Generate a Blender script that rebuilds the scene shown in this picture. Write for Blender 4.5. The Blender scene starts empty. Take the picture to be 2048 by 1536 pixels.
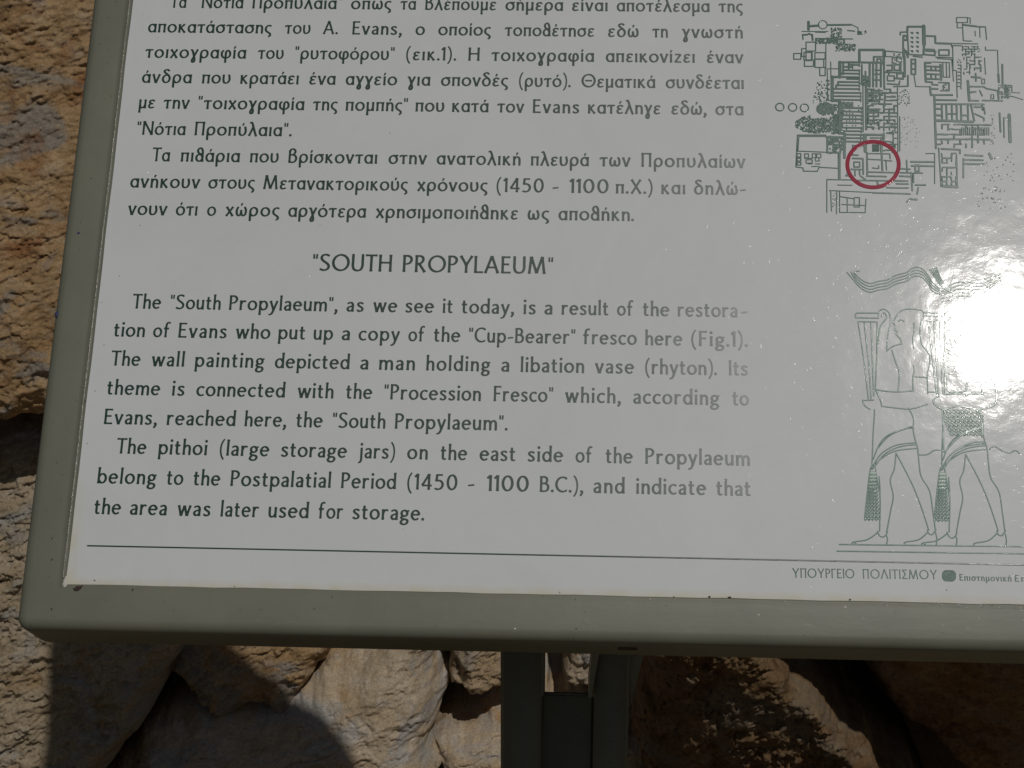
import bpy, bmesh, math, random, unicodedata
import numpy as np
from mathutils import Vector, Matrix
random.seed(7)
RNG = np.random.default_rng(11)
SC = bpy.context.scene
COL = SC.collection

# ------------------------------------------------------------------ camera pose
# panel frame: x along the text lines, y up the sheet, z out of the sheet (metres)
FPX = 3500.0
_r = np.array([-3.36327995e-01, 3.67966256e-02, 2.32009613e-02])
_t = np.array([-6.12417085e-01, -6.82280299e-01, 2.97759835e+00]) * .45
def _rot(r):
    a = np.linalg.norm(r); k = r / a
    K = np.array([[0, -k[2], k[1]], [k[2], 0, -k[0]], [-k[1], k[0], 0]])
    return np.eye(3) + np.sin(a) * K + (1 - np.cos(a)) * K @ K
RF = _rot(_r) @ np.diag([1, -1, -1.])
CP = -RF.T @ _t                                   # camera centre in the panel frame
TILT = math.radians(40)
PW = np.array([[1, 0, 0], [0, math.sin(TILT), -math.cos(TILT)], [0, math.cos(TILT), math.sin(TILT)]])
CW = PW @ CP
def ray(x, y):
    x = np.asarray(x, float); y = np.asarray(y, float)
    d = np.stack([(x - 1024) / FPX, (y - 768) / FPX, np.ones_like(x)], -1)
    return d @ RF                                 # rows times RF == RF.T @ d
def on_sheet(x, y, z=0.0):                        # a point of the sheet's plane, panel frame
    d = ray(x, y); q = (z - CP[2]) / d[..., 2]
    return CP + q[..., None] * d
WALL_Y = 0.985
def on_wall(x, y, off=0.0):                       # a point of the wall's vertical plane, world
    d = ray(x, y) @ PW.T; q = (WALL_Y - off - CW[1]) / d[..., 1]
    return CW + q[..., None] * d

cam_d = bpy.data.cameras.new('camera'); cam = bpy.data.objects.new('camera', cam_d); COL.objects.link(cam)
cam_d.sensor_width = 36; cam_d.lens = FPX / 2048 * 36; cam_d.clip_end = 500; cam_d.clip_start = .02
_cr = PW @ RF.T @ np.diag([1, -1, -1.])
cm = Matrix.Identity(4)
for i in range(3):
    for j in range(3): cm[i][j] = _cr[i, j]
    cm[i][3] = CW[i]
cam.matrix_world = cm
SC.camera = cam

# ------------------------------------------------------------------ light
SUN = PW @ (lambda v: v / np.linalg.norm(v))(np.array([.251, .388, 1.0]))
elev = math.asin(SUN[2]); azim = math.atan2(SUN[0], SUN[1])
ld = bpy.data.lights.new('sun', 'SUN'); ld.energy = 5.0; ld.angle = math.radians(.7); ld.color = (1, .958, .90)
lo = bpy.data.objects.new('sun', ld); COL.objects.link(lo)
lo.rotation_euler = Vector(SUN).to_track_quat('Z', 'Y').to_euler(); lo.location = (2, -3, 5)
W = bpy.data.worlds.new('World'); SC.world = W; W.use_nodes = True
nt = W.node_tree; sky = nt.nodes.new('ShaderNodeTexSky'); sky.sky_type = 'NISHITA'; sky.sun_disc = False
sky.sun_elevation = elev; sky.sun_rotation = azim; sky.air_density = 1; sky.dust_density = 1
nt.links.new(sky.outputs[0], nt.nodes['Background'].inputs[0]); nt.nodes['Background'].inputs[1].default_value = .05
SC.view_settings.view_transform = 'Standard'; SC.view_settings.look = 'None'
SC.view_settings.exposure = -1.89; SC.view_settings.gamma = 1

# ------------------------------------------------------------------ materials
def newmat(name):
    m = bpy.data.materials.new(name); m.use_nodes = True
    return m, m.node_tree, m.node_tree.nodes['Principled BSDF']
def nd(nt, typ, **kw):
    n = nt.nodes.new(typ)
    for k, v in kw.items():
        if k.startswith('i_'): n.inputs[k[2:].replace('_', ' ')].default_value = v
        else: setattr(n, k, v)
    return n
def noise(nt, scale, detail=4, rough=.55, vec=None, dist=0):
    n = nd(nt, 'ShaderNodeTexNoise'); n.inputs['Scale'].default_value = scale
    n.inputs['Detail'].default_value = detail; n.inputs['Roughness'].default_value = rough
    n.inputs['Distortion'].default_value = dist
    if vec is not None: nt.links.new(vec, n.inputs['Vector'])
    return n.outputs['Fac']
def ramp(nt, fac, stops):
    n = nd(nt, 'ShaderNodeValToRGB'); e = n.color_ramp.elements
    while len(e) < len(stops): e.new(.5)
    for q, (p, c) in zip(e, stops):
        q.position = p; q.color = (*c, 1) if len(c) == 3 else c
    nt.links.new(fac, n.inputs[0]); return n.outputs[0]
def mix(nt, fac, a, b, mode='MIX'):
    n = nd(nt, 'ShaderNodeMixRGB', blend_type=mode)
    for s, v in ((0, fac), (1, a), (2, b)):
        if hasattr(v, 'links'): nt.links.new(v, n.inputs[s])
        else: n.inputs[s].default_value = v if s == 0 else (*v, 1)
    return n.outputs[0]
def bump(nt, h, strength, dist, prev=None):
    n = nd(nt, 'ShaderNodeBump'); n.inputs['Strength'].default_value = strength; n.inputs['Distance'].default_value = dist
    nt.links.new(h, n.inputs['Height'])
    if prev is not None: nt.links.new(prev, n.inputs['Normal'])
    return n.outputs[0]
def objvec(nt, scale=(1, 1, 1), rot=(0, 0, 0), world=False):
    tc = nd(nt, 'ShaderNodeNewGeometry' if world else 'ShaderNodeTexCoord')
    mp = nd(nt, 'ShaderNodeMapping'); mp.inputs['Scale'].default_value = scale; mp.inputs['Rotation'].default_value = rot
    nt.links.new(tc.outputs['Position' if world else 'Object'], mp.inputs['Vector']); return mp.outputs[0]

def film_bumps(nt):
    """the lacquered surface that sheet and print share: long soft waves and a fine orange peel"""
    v = objvec(nt)
    a = bump(nt, noise(nt, 34, 2, .5, v), 1.0, .00022)
    a2_ = bump(nt, noise(nt, 85, 3, .6, objvec(nt, (1, 1.25, 1), (0, 0, .5)), 1.5), 1.0, .00002, a)
    b = bump(nt, noise(nt, 260, 3, .6, v, .4), 1.0, .00002, a2_)
    c = bump(nt, noise(nt, 900, 2, .6, v), 1.0, .000005, b)
    return c, v
def gloss(nt, b, nrm, coat=.42, crough=.075, base_rough=.5, spec=.35):
    b.inputs['Roughness'].default_value = base_rough
    b.inputs['Coat Weight'].default_value = coat; b.inputs['Coat Roughness'].default_value = crough
    b.inputs['Specular IOR Level'].default_value = spec
    nt.links.new(nrm, b.inputs['Coat Normal']); nt.links.new(nrm, b.inputs['Normal'])

M_SHEET, nt_, b_ = newmat('white_laminate')
nrm, v_ = film_bumps(nt_)
c = mix(nt_, noise(nt_, 9, 5, .6, v_), (.700, .728, .735), (.742, .768, .772))
c = mix(nt_, ramp(nt_, noise(nt_, 5, 6, .7, v_, 1.5), [(.42, (0,) * 3), (.75, (.55,) * 3)]), c, (.65, .67, .66))
# yellowed, worn rim along the left and bottom edges of the sheet
sp = nd(nt_, 'ShaderNodeSeparateXYZ'); nt_.links.new(v_, sp.inputs[0])
def edge_mask(out, lo_, hi_):
    m = nd(nt_, 'ShaderNodeMapRange'); m.inputs[1].default_value = lo_; m.inputs[2].default_value = hi_
    m.inputs[3].default_value = 1; m.inputs[4].default_value = 0; nt_.links.new(out, m.inputs[0]); return m.outputs[0]
yw = nd(nt_, 'ShaderNodeMath', operation='MAXIMUM')
nt_.links.new(edge_mask(sp.outputs[1], -.469, -.463), yw.inputs[0])
ex = nd(nt_, 'ShaderNodeMath', operation='MULTIPLY')
nt_.links.new(edge_mask(sp.outputs[0], -.013, -.004), ex.inputs[0])
nt_.links.new(edge_mask(sp.outputs[1], -.45, -.38), ex.inputs[1]); nt_.links.new(ex.outputs[0], yw.inputs[1])
yn = nd(nt_, 'ShaderNodeMath', operation='MULTIPLY'); nt_.links.new(yw.outputs[0], yn.inputs[0])
nt_.links.new(ramp(nt_, noise(nt_, 60, 4, .6, v_), [(.35, (.35,) * 3), (.65, (1,) * 3)]), yn.inputs[1])
c = mix(nt_, yn.outputs[0], c, (.66, .62, .47))
nt_.links.new(c, b_.inputs['Base Color']); gloss(nt_, b_, nrm)

def inkmat(name, col, spread=.12, spec=.55):
    m, n, b = newmat(name); nrm, v = film_bumps(n)
    c2 = mix(n, noise(n, 400, 3, .6, v), col, tuple(min(1, x * (1 + spread) + .004) for x in col))
    n.links.new(c2, b.inputs['Base Color']); gloss(n, b, nrm, base_rough=.31, spec=spec); return m
M_INK = inkmat('dark_green_ink', (.014, .047, .034))
M_INK_THIN = inkmat('green_line_ink', (.15, .27, .22), spec=.35)
M_INK_PLAN = inkmat('green_plan_ink', (.034, .115, .083), spec=.24)
M_RED = inkmat('crimson_ink', (.36, .006, .045), spec=.05)

def paintmat(name, col, dark):
    m, n, b = newmat(name); v = objvec(n)
    c2 = mix(n, ramp(n, noise(n, 14, 6, .62, v), [(.3, (0,) * 3), (.72, (1,) * 3)]), col, tuple(x * .82 for x in col))
    # small chips and stains
    sp_ = ramp(n, noise(n, 330, 2, .5, v), [(.735, (0,) * 3), (.755, (1,) * 3)])
    c2 = mix(n, sp_, c2, dark)
    sc_ = ramp(n, noise(n, 1.0, 3, .6, objvec(n, (40, 900, 900))), [(.70, (0,) * 3), (.74, (1,) * 3)])
    c2 = mix(n, sc_, c2, tuple(min(1, x * 1.25) for x in col))
    n.links.new(c2, b.inputs['Base Color']); b.inputs['Roughness'].default_value = .44
    b.inputs['Specular IOR Level'].default_value = .38
    b1 = bump(n, noise(n, 45, 3, .5, v), 1, .00016)
    b2 = bump(n, noise(n, 420, 3, .55, objvec(n, (.25, 1, 1))), 1, .00005, b1)
    n.links.new(b2, b.inputs['Normal'])
    return m
M_PAINT = paintmat('olive_grey_paint', (.202, .209, .157), (.05, .045, .035))
M_POST = paintmat('dark_olive_paint', (.20, .195, .14), (.04, .035, .03))
M_CHIP, n_, b_ = newmat('bare_rusty_steel'); n_.links.new(mix(n_, noise(n_, 500, 3), (.035, .022, .018), (.07, .04, .03)), b_.inputs['Base Color']); b_.inputs['Roughness'].default_value = .8
M_BLUE, n_, b_ = newmat('blue_paint_spot'); n_.links.new(mix(n_, noise(n_, 500, 3), (.02, .025, .09), (.03, .04, .14)), b_.inputs['Base Color']); b_.inputs['Roughness'].default_value = .6
M_DUST, n_, b_ = newmat('pale_dust'); n_.links.new(mix(n_, noise(n_, 900, 3), (.6, .58, .5), (.75, .72, .66)), b_.inputs['Base Color']); b_.inputs['Roughness'].default_value = .9
M_SCR, n_, b_ = newmat('clear_scratch'); n_.links.new(mix(n_, noise(n_, 900, 3), (.70, .71, .69), (.78, .78, .76)), b_.inputs['Base Color'])
b_.inputs['Roughness'].default_value = .22; b_.inputs['Coat Weight'].default_value = 1; b_.inputs['Coat Roughness'].default_value = .12

def stonemat(name, stops, grey, rust, pale):
    m, n, b = newmat(name); v = objvec(n, world=True); vs = objvec(n, (1, 1.2, 1.7), (0, .5, 0), world=True)
    base = ramp(n, noise(n, 13, 8, .66, vs, .6), stops)
    base = mix(n, ramp(n, noise(n, 7.5, 6, .6, vs, 1.2), [(.50, (0,) * 3), (.60, (1,) * 3)]), base, grey)
    base = mix(n, ramp(n, noise(n, 11, 7, .62, v, .8), [(.54, (0,) * 3), (.66, (.85,) * 3)]), base, rust)
    base = mix(n, ramp(n, noise(n, 26, 8, .7, vs, .5), [(.55, (0,) * 3), (.72, (.75,) * 3)]), base, pale)
    grain = ramp(n, noise(n, 320, 5, .7, v), [(.3, (.66,) * 3), (.7, (1.18,) * 3)])
    base = mix(n, 1.0, base, grain, 'MULTIPLY')
    oi = nd(n, 'ShaderNodeObjectInfo')
    base = mix(n, 1.0, base, oi.outputs['Color'], 'MULTIPLY')
    n.links.new(base, b.inputs['Base Color']); b.inputs['Roughness'].default_value = .92; b.inputs['Specular IOR Level'].default_value = .2
    b1 = bump(n, noise(n, 95, 9, .7, vs, .5), 1, .0034)
    b2 = bump(n, noise(n, 480, 5, .65, vs), 1, .0013, b1)
    n.links.new(b2, b.inputs['Normal']); return m
M_GOLD = stonemat('golden_limestone', [(.30, (.20, .125, .058)), (.45, (.46, .295, .145)), (.58, (.55, .375, .205)), (.72, (.63, .465, .29))],
                  (.36, .31, .25), (.33, .145, .055), (.52, .44, .33))
M_PALE = stonemat('pale_limestone', [(.30, (.27, .20, .13)), (.45, (.53, .425, .29)), (.58, (.59, .485, .355)), (.72, (.64, .54, .42))],
                  (.48, .455, .415), (.46, .31, .16), (.62, .56, .48))
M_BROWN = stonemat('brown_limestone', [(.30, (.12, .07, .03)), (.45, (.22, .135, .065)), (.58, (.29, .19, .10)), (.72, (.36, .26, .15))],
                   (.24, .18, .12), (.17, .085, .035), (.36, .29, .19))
M_EARTH, n_, b_ = newmat('dark_earth_mortar'); v_ = objvec(n_, world=True)
n_.links.new(ramp(n_, noise(n_, 30, 8, .7, v_), [(.3, (.05, .035, .02)), (.7, (.13, .09, .055))]), b_.inputs['Base Color']); b_.inputs['Roughness'].default_value = 1
n_.links.new(bump(n_, noise(n_, 120, 8, .7, v_), 1, .01), b_.inputs['Normal'])
M_GROUND, n_, b_ = newmat('dusty_ground'); v_ = objvec(n_, world=True)
n_.links.new(ramp(n_, noise(n_, 6, 10, .7, v_), [(.3, (.20, .15, .09)), (.7, (.32, .25, .155))]), b_.inputs['Base Color']); b_.inputs['Roughness'].default_value = 1
n_.links.new(bump(n_, noise(n_, 40, 10, .7, v_), 1, .02), b_.inputs['Normal'])

# ------------------------------------------------------------------ object helpers
def empty(name, label, cat, mw=None):
    o = bpy.data.objects.new(name, None); COL.objects.link(o); o.empty_display_size = .1
    o['label'] = label; o['category'] = cat
    if mw is not None: o.matrix_world = mw
    return o
def mesh_obj(name, V, Fc, mat, parent=None, smooth=False, label=None, kind=None):
    me = bpy.data.meshes.new(name); me.from_pydata([tuple(map(float, v)) for v in V] if not isinstance(V, np.ndarray) else V.tolist(), [], Fc)
    if smooth: me.polygons.foreach_set('use_smooth', [True] * len(me.polygons))
    me.materials.append(mat); me.update()
    o = bpy.data.objects.new(name, me); COL.objects.link(o)
    if parent is not None: o.parent = parent
    if label: o['label'] = label
    if kind: o['kind'] = kind
    return o

# ------------------------------------------------------------------ ink shapes: a sampled outline turned into a thin raised layer
def march(Fd):
    """Fd > 0 inside; returns vertices (grid units), top faces, rim vertex ids, outward directions and skirt edges"""
    H_, W_ = Fd.shape; ins = Fd > 0
    gy, gx = np.gradient(Fd)
    V = []; idx = {}; faces = []; skirt = []; rim = {}
    def corner(i, j):
        k = (i, j)
        if k not in idx: idx[k] = len(V); V.append((j, i))
        return idx[k]
    def cross(i, j, i2, j2):
        k = (i, j, i2, j2)
        if k not in idx:
            a, b = Fd[i, j], Fd[i2, j2]; t = a / (a - b); t = min(max(t, .02), .98)
            idx[k] = len(V); V.append((j + (j2 - j) * t, i + (i2 - i) * t))
            g = (-(gx[i, j] * (1 - t) + gx[i2, j2] * t), -(gy[i, j] * (1 - t) + gy[i2, j2] * t))
            l = math.hypot(*g) or 1; rim[idx[k]] = (g[0] / l, g[1] / l)
        return idx[k]
    def ecross(a, b):
        return cross(*a, *b) if a < b else cross(*b, *a)
    c = ins[:-1, :-1].astype(int) + ins[:-1, 1:] + ins[1:, 1:] + ins[1:, :-1]
    full = c == 4
    for i in range(H_ - 1):
        row = full[i]
        if not row.any(): continue
        d = np.diff(np.concatenate([[0], row.astype(int), [0]]))
        for s, e in zip(np.nonzero(d == 1)[0], np.nonzero(d == -1)[0]):
            s = int(s); e = int(e)
            faces.append([corner(i, s), corner(i, e), corner(i + 1, e), corner(i + 1, s)])
    for i, j in np.argwhere((c > 0) & (c < 4)):
        i = int(i); j = int(j)
        q = [(i, j), (i, j + 1), (i + 1, j + 1), (i + 1, j)]
        f = [bool(ins[a]) for a in q]
        poly = []; outs = []
        for k in range(4):
            a, b = q[k], q[(k + 1) % 4]
            if f[k]: poly.append(corner(*a))
            if f[k] != f[(k + 1) % 4]:
                x = ecross(a, b); poly.append(x); outs.append((x, f[k]))
        if c[i, j] == 2 and len(outs) == 4:      # saddle: two corners
            for k in range(4):
                if f[k]:
                    a = q[k]; p, n_2 = q[k - 1], q[(k + 1) % 4]
                    x0, x1 = ecross(p, a), ecross(a, n_2)
                    faces.append([x0, corner(*a), x1]); skirt.append((x1, x0))
            continue
        faces.append(poly)
        if len(outs) == 2:
            a = [x for x, leaving in outs if leaving][0]; b = [x for x, leaving in outs if not leaving][0]
            skirt.append((a, b))
    V = np.array(V, float).reshape(-1, 2)
    rid = sorted(rim); ro = {r: k for k, r in enumerate(rid)}
    rdir = np.array([rim[r] for r in rid], float).reshape(-1, 2)
    sk = [(a, b, ro[a], ro[b]) for a, b in skirt]
    return V, faces, np.array(rid, int), rdir, sk
class Ink:
    def __init__(s): s.V = []; s.F = []; s.n = 0
    def add(s, m, fn, skirt_w, top=.00016, flip=False):
        """fn maps grid coordinates to panel x,y"""
        V, faces, rid, rdir, sk = m
        if len(V) == 0: return
        P = fn(V); n0 = s.n
        s.V.append(np.column_stack([P, np.full(len(P), top)]))
        B = fn(V[rid] + rdir * .5)
        d = B - P[rid]; l = np.linalg.norm(d, axis=1, keepdims=True); l[l == 0] = 1
        B = P[rid] + d / l * skirt_w
        s.V.append(np.column_stack([B, np.full(len(B), -.00002)]))
        nb = n0 + len(P)
        o = (lambda f: f[::-1]) if flip else (lambda f: f)
        s.F += [o([n0 + v for v in f]) for f in faces]
        s.F += [o([n0 + b, n0 + a, nb + ra, nb + rb]) for a, b, ra, rb in sk]
        s.n = nb + len(B)
    def build(s, name, mat, parent, label=None, z=0.0, smooth=True):
        V = np.vstack(s.V); o0 = V.mean(0); o0[2] = 0
        o = mesh_obj(name, V - o0, s.F, mat, parent, smooth, label); o.location = (o0[0], o0[1], z); return o

def seg_field(X, Y, pts, hw, flat=True):
    """distance-based field of a polyline with half widths hw (per point); flat ends"""
    best = np.full(X.shape, -9.)
    n = len(pts)
    for k in range(n - 1):
        (x0, y0), (x1, y1) = pts[k], pts[k + 1]; dx, dy = x1 - x0, y1 - y0; L2 = dx * dx + dy * dy
        if L2 < 1e-12: continue
        t = ((X - x0) * dx + (Y - y0) * dy) / L2; tc = np.clip(t, 0, 1)
        d = np.hypot(X - x0 - tc * dx, Y - y0 - tc * dy)
        f = hw[k] * (1 - tc) + hw[k + 1] * tc - d
        if flat:
            L = math.sqrt(L2)
            if k == 0: f = np.minimum(f, t * L)
            if k == n - 2: f = np.minimum(f, (1 - t) * L)
        best = np.maximum(best, f)
    return best

# ------------------------------------------------------------------ lettering: pen strokes, capital height 1
TK, TN = .142, .090
def A(cx, cy, rx, ry, a0, a1):
    n = max(6, int(abs(a1 - a0) / 13))
    return ('s0', [(cx + rx * math.cos(math.radians(a0 + (a1 - a0) * k / n)), cy + ry * math.sin(math.radians(a0 + (a1 - a0) * k / n))) for k in range(n + 1)])
def L(*p): return ('l', list(p))
def Sp(*p): return ('s', list(p))
def D(x, y, r=.088): return ('d', (x, y), r)
def spline(p, m=6):
    q = [p[0]] + list(p) + [p[-1]]; o = []
    for i in range(1, len(q) - 2):
        a, b, c, d = [np.array(v) for v in q[i - 1:i + 3]]
        for k in range(m):
            t = k / m
            o.append(tuple(.5 * ((2 * b) + (-a + c) * t + (2 * a - 5 * b + 4 * c - d) * t * t + (-a + 3 * b - 3 * c + d) * t ** 3)))
    o.append(tuple(p[-1])); return o
hump = lambda x, w=.35: Sp((x, .40), (x + .07, .54), (x + .19, .61), (x + w - .04, .55), (x + w, .40), (x + w, 0))
stem = lambda x, a=0, b=.66: L((x, a), (x, b))
GL = {
 'a': [Sp((.07, .55), (.19, .615), (.32, .59), (.38, .48), (.38, .30)), L((.38, .42), (.38, 0)), Sp((.38, .37), (.22, .345), (.09, .26), (.075, .14), (.16, .05), (.28, .07), (.38, .16))],
 'b': [stem(.08, 0, 1.04), A(.30, .33, .215, .285, -160, 160)],
 'c': [A(.31, .33, .24, .285, 48, 312)],
 'd': [stem(.50, 0, 1.04), A(.28, .33, .215, .285, 20, 340)],
 'e': [A(.29, .33, .225, .285, 4, 318), L((.08, .355), (.50, .355))],
 'f': [Sp((.42, .98), (.32, 1.0), (.22, .93), (.18, .75), (.18, .5)), stem(.18, 0, .6), L((.03, .60), (.38, .60))],
 'g': [A(.25, .43, .175, .18, 0, 360), Sp((.16, .27), (.07, .18), (.12, .09), (.28, .06), (.42, .01), (.45, -.11), (.36, -.23), (.22, -.26), (.08, -.21), (.05, -.11), (.12, -.01), (.20, .05)), L((.34, .56), (.54, .60))],
 'h': [stem(.08, 0, 1.04), hump(.08)], 'i': [stem(.08), D(.08, .90)],
 'j': [Sp((.12, .66), (.12, .3), (.12, -.08), (.07, -.22), (-.03, -.28)), D(.12, .90)],
 'k': [stem(.08, 0, 1.04), L((.44, .66), (.11, .32)), L((.17, .38), (.47, 0))], 'l': [stem(.08, 0, 1.04)],
 'm': [stem(.08), hump(.08, .34), hump(.42, .34)], 'n': [stem(.08), hump(.08)],
 'o': [A(.30, .33, .24, .285, 0, 360)], 'p': [stem(.08, -.32, .66), A(.30, .33, .215, .285, -160, 160)],
 'r': [stem(.08), Sp((.08, .38), (.15, .54), (.25, .615), (.36, .59))],
 's': [Sp((.37, .56), (.25, .615), (.12, .585), (.085, .48), (.17, .385), (.30, .30), (.365, .19), (.32, .08), (.19, .04), (.05, .10))],
 't': [Sp((.16, .84), (.16, .5), (.16, .18), (.21, .06), (.35, .06)), L((.02, .60), (.35, .60))],
 'u': [Sp((.08, .66), (.08, .30), (.12, .10), (.24, .045), (.38, .13), (.44, .28)), stem(.44)],
 'v': [L((.03, .66), (.24, 0)), L((.45, .66), (.24, 0))],
 'w': [L((.02, .66), (.19, 0)), L((.37, .64), (.19, 0)), L((.37, .64), (.55, 0)), L((.73, .66), (.55, 0))],
 'x': [L((.03, .66), (.44, 0)), L((.43, .66), (.03, 0))],
 'y': [L((.03, .66), (.25, .03)), Sp((.46, .66), (.27, .10), (.17, -.16), (.08, -.26), (-.02, -.28))],
 'z': [L((.05, .61), (.43, .61)), L((.41, .61), (.06, .05)), L((.04, .05), (.45, .05))],
 'A': [L((.03, 0), (.37, 1)), L((.37, 1), (.72, 0)), L((.15, .34), (.60, .34))],
 'B': [stem(.09, 0, 1), Sp((.09, .95), (.30, .95), (.43, .85), (.43, .66), (.30, .55), (.10, .54)), Sp((.10, .54), (.35, .53), (.50, .42), (.50, .19), (.36, .06), (.09, .05))],
 'C': [A(.46, .5, .39, .455, 50, 310)],
 'E': [stem(.09, 0, 1), L((.09, .95), (.50, .95)), L((.09, .53), (.44, .53)), L((.09, .05), (.53, .05))],
 'F': [stem(.09, 0, 1), L((.09, .95), (.49, .95)), L((.09, .51), (.43, .51))],
 'H': [stem(.09, 0, 1), stem(.66, 0, 1), L((.09, .53), (.66, .53))], 'I': [stem(.09, 0, 1)],
 'L': [stem(.09, 0, 1), L((.09, .05), (.50, .05))],
 'M': [L((.06, 0), (.16, 1)), L((.16, 1), (.46, .04)), L((.76, 1), (.46, .04)), L((.76, 1), (.88, 0))],
 'N': [stem(.08, 0, 1), L((.08, 1), (.68, 0)), stem(.68, 0, 1)],
 'O': [A(.49, .5, .42, .455, 0, 360)],
 'P': [stem(.09, 0, 1), Sp((.09, .95), (.32, .94), (.46, .83), (.47, .67), (.37, .52), (.20, .47))],
 'R': [stem(.09, 0, 1), Sp((.09, .95), (.32, .94), (.44, .84), (.44, .67), (.33, .54), (.18, .50)), L((.24, .50), (.56, 0))],
 'S': [Sp((.50, .90), (.34, .955), (.17, .92), (.09, .78), (.16, .62), (.34, .49), (.48, .36), (.50, .19), (.38, .07), (.22, .045), (.05, .10))],
 'T': [stem(.32, 0, .96), L((.0, .95), (.64, .95))],
 'U': [Sp((.09, 1), (.09, .6), (.09, .32), (.17, .11), (.36, .045), (.54, .11), (.62, .32), (.62, .6), (.62, 1))],
 'X': [L((.04, 1), (.62, 0)), L((.61, 1), (.04, 0))],
 'Y': [L((.02, 1), (.33, .46)), L((.64, 1), (.33, .46)), stem(.33, 0, .50)],
 '0': [A(.33, .5, .25, .455, 0, 360)], '1': [stem(.27, 0, 1), L((.10, .80), (.27, .98))],
 '4': [L((.45, 1), (.06, .28)), L((.04, .27), (.62, .27)), stem(.45, 0, 1)],
 '5': [L((.50, .95), (.15, .95)), L((.17, .97), (.13, .56)), Sp((.12, .56), (.28, .60), (.45, .51), (.51, .33), (.43, .13), (.26, .045), (.06, .08))],
 '.': [D(.09, .08)], ',': [D(.10, .08, .08), Sp((.14, .08), (.13, -.04), (.05, -.17))],
 '"': [L((.05, .98), (.06, .70)), L((.22, .98), (.20, .70))],
 '(': [Sp((.27, 1.06), (.13, .80), (.07, .42), (.13, .02), (.27, -.24))],
 ')': [Sp((.05, 1.06), (.19, .80), (.25, .42), (.19, .02), (.05, -.24))],
 '-': [L((.03, .315), (.40, .365))],
 'α': [A(.28, .33, .215, .285, 25, 335), stem(.49, 0, .655), L((.26, .61), (.53, .61))],
 'β': [stem(.09, 0, .9), Sp((.09, .80), (.16, .97), (.30, 1.0), (.43, .90), (.42, .72), (.30, .60), (.16, .58)), Sp((.2, .58), (.40, .55), (.51, .40), (.50, .20), (.38, .06), (.22, .04), (.09, .10))],
 'γ': [Sp((.02, .63), (.10, .60), (.17, .42), (.26, .08), (.30, -.12), (.27, -.26), (.20, -.29), (.13, -.24), (.13, -.12), (.22, .08), (.34, .38), (.46, .66))],
 'δ': [Sp((.44, .93), (.34, 1.0), (.20, .98), (.13, .88), (.20, .77), (.36, .64), (.48, .50), (.52, .32), (.45, .12), (.30, .045), (.15, .10), (.07, .28), (.11, .47), (.24, .58), (.36, .60))],
 'ε': [Sp((.40, .56), (.27, .615), (.13, .57), (.09, .46), (.17, .37), (.30, .35)), Sp((.30, .35), (.15, .33), (.06, .23), (.09, .10), (.21, .045), (.40, .10))],
 'η': [stem(.08), hump(.08)],
 'θ': [A(.27, .29, .20, .245, 0, 360), Sp((.47, .1), (.47, .6), (.45, .82), (.36, .98), (.24, .98), (.15, .85), (.18, .68), (.30, .58), (.40, .56)), L((.47, .4), (.49, .0))],
 'ι': [stem(.08)], 'κ': [stem(.08), L((.41, .66), (.11, .33)), L((.16, .38), (.46, 0))],
 'λ': [Sp((.06, .96), (.14, .99), (.20, .92), (.30, .60), (.42, .22), (.50, 0)), L((.27, .62), (.03, 0))],
 'μ': [stem(.08, -.32, .66), Sp((.08, .25), (.13, .09), (.25, .045), (.38, .13), (.44, .28)), stem(.44)],
 'ν': [L((.03, .66), (.24, 0)), L((.46, .66), (.24, 0))],
 'ο': [A(.31, .33, .25, .285, 0, 360)],
 'π': [stem(.10, 0, .62), stem(.45, 0, .62), L((.02, .61), (.54, .61))],
 'ρ': [Sp((.09, -.32), (.08, .1), (.09, .42), (.19, .58), (.34, .615), (.48, .52), (.52, .33), (.45, .13), (.31, .045), (.17, .09), (.10, .20))],
 'σ': [A(.30, .32, .24, .275, 0, 360), L((.28, .61), (.62, .61))],
 'ς': [Sp((.42, .58), (.28, .615), (.14, .54), (.07, .36), (.12, .19), (.27, .08), (.38, -.02), (.39, -.15), (.29, -.23))],
 'τ': [stem(.24, 0, .62), Sp((.01, .55), (.08, .61), (.20, .61), (.48, .61))],
 'υ': [Sp((.08, .66), (.08, .32), (.13, .10), (.28, .045), (.42, .12), (.49, .34), (.44, .66))],
 'φ': [Sp((.17, .60), (.07, .46), (.09, .20), (.24, .06), (.45, .06), (.61, .20), (.62, .45), (.50, .60), (.38, .56), (.34, .38), (.34, -.32))],
 'χ': [L((.03, .66), (.45, 0)), L((.44, .66), (.03, 0))],
 'ω': [Sp((.14, .64), (.06, .42), (.09, .14), (.21, .045), (.32, .14), (.35, .42)), Sp((.35, .42), (.38, .14), (.50, .045), (.62, .14), (.65, .42), (.57, .64))],
 'Γ': [stem(.09, 0, 1), L((.09, .95), (.49, .95))],
 'Θ': [A(.49, .5, .42, .455, 0, 360), L((.26, .5), (.72, .5))],
 'Λ': [L((.03, 0), (.36, 1)), L((.36, 1), (.70, 0))],
 'Π': [stem(.12, 0, .98), stem(.60, 0, .98), L((.03, .95), (.69, .95))],
 'Σ': [L((.52, .95), (.06, .95)), L((.08, .96), (.36, .52)), L((.36, .52), (.05, .05)), L((.04, .05), (.55, .05))],
}
for a, b in zip('ΑΒΕΗΙΜΝΟΡΤΥΧζ', 'ABEHIMNOPTYXz'): GL[a] = GL[b]
ROUND = set('oceOCdqgοσαςδφωΘθ')
def nib(p, q, w):
    th = math.atan2(q[1] - p[1], q[0] - p[0])
    return (TN + (TK - TN) * abs(math.sin(th - math.radians(14)))) * w / 2
_gc = {}
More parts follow.
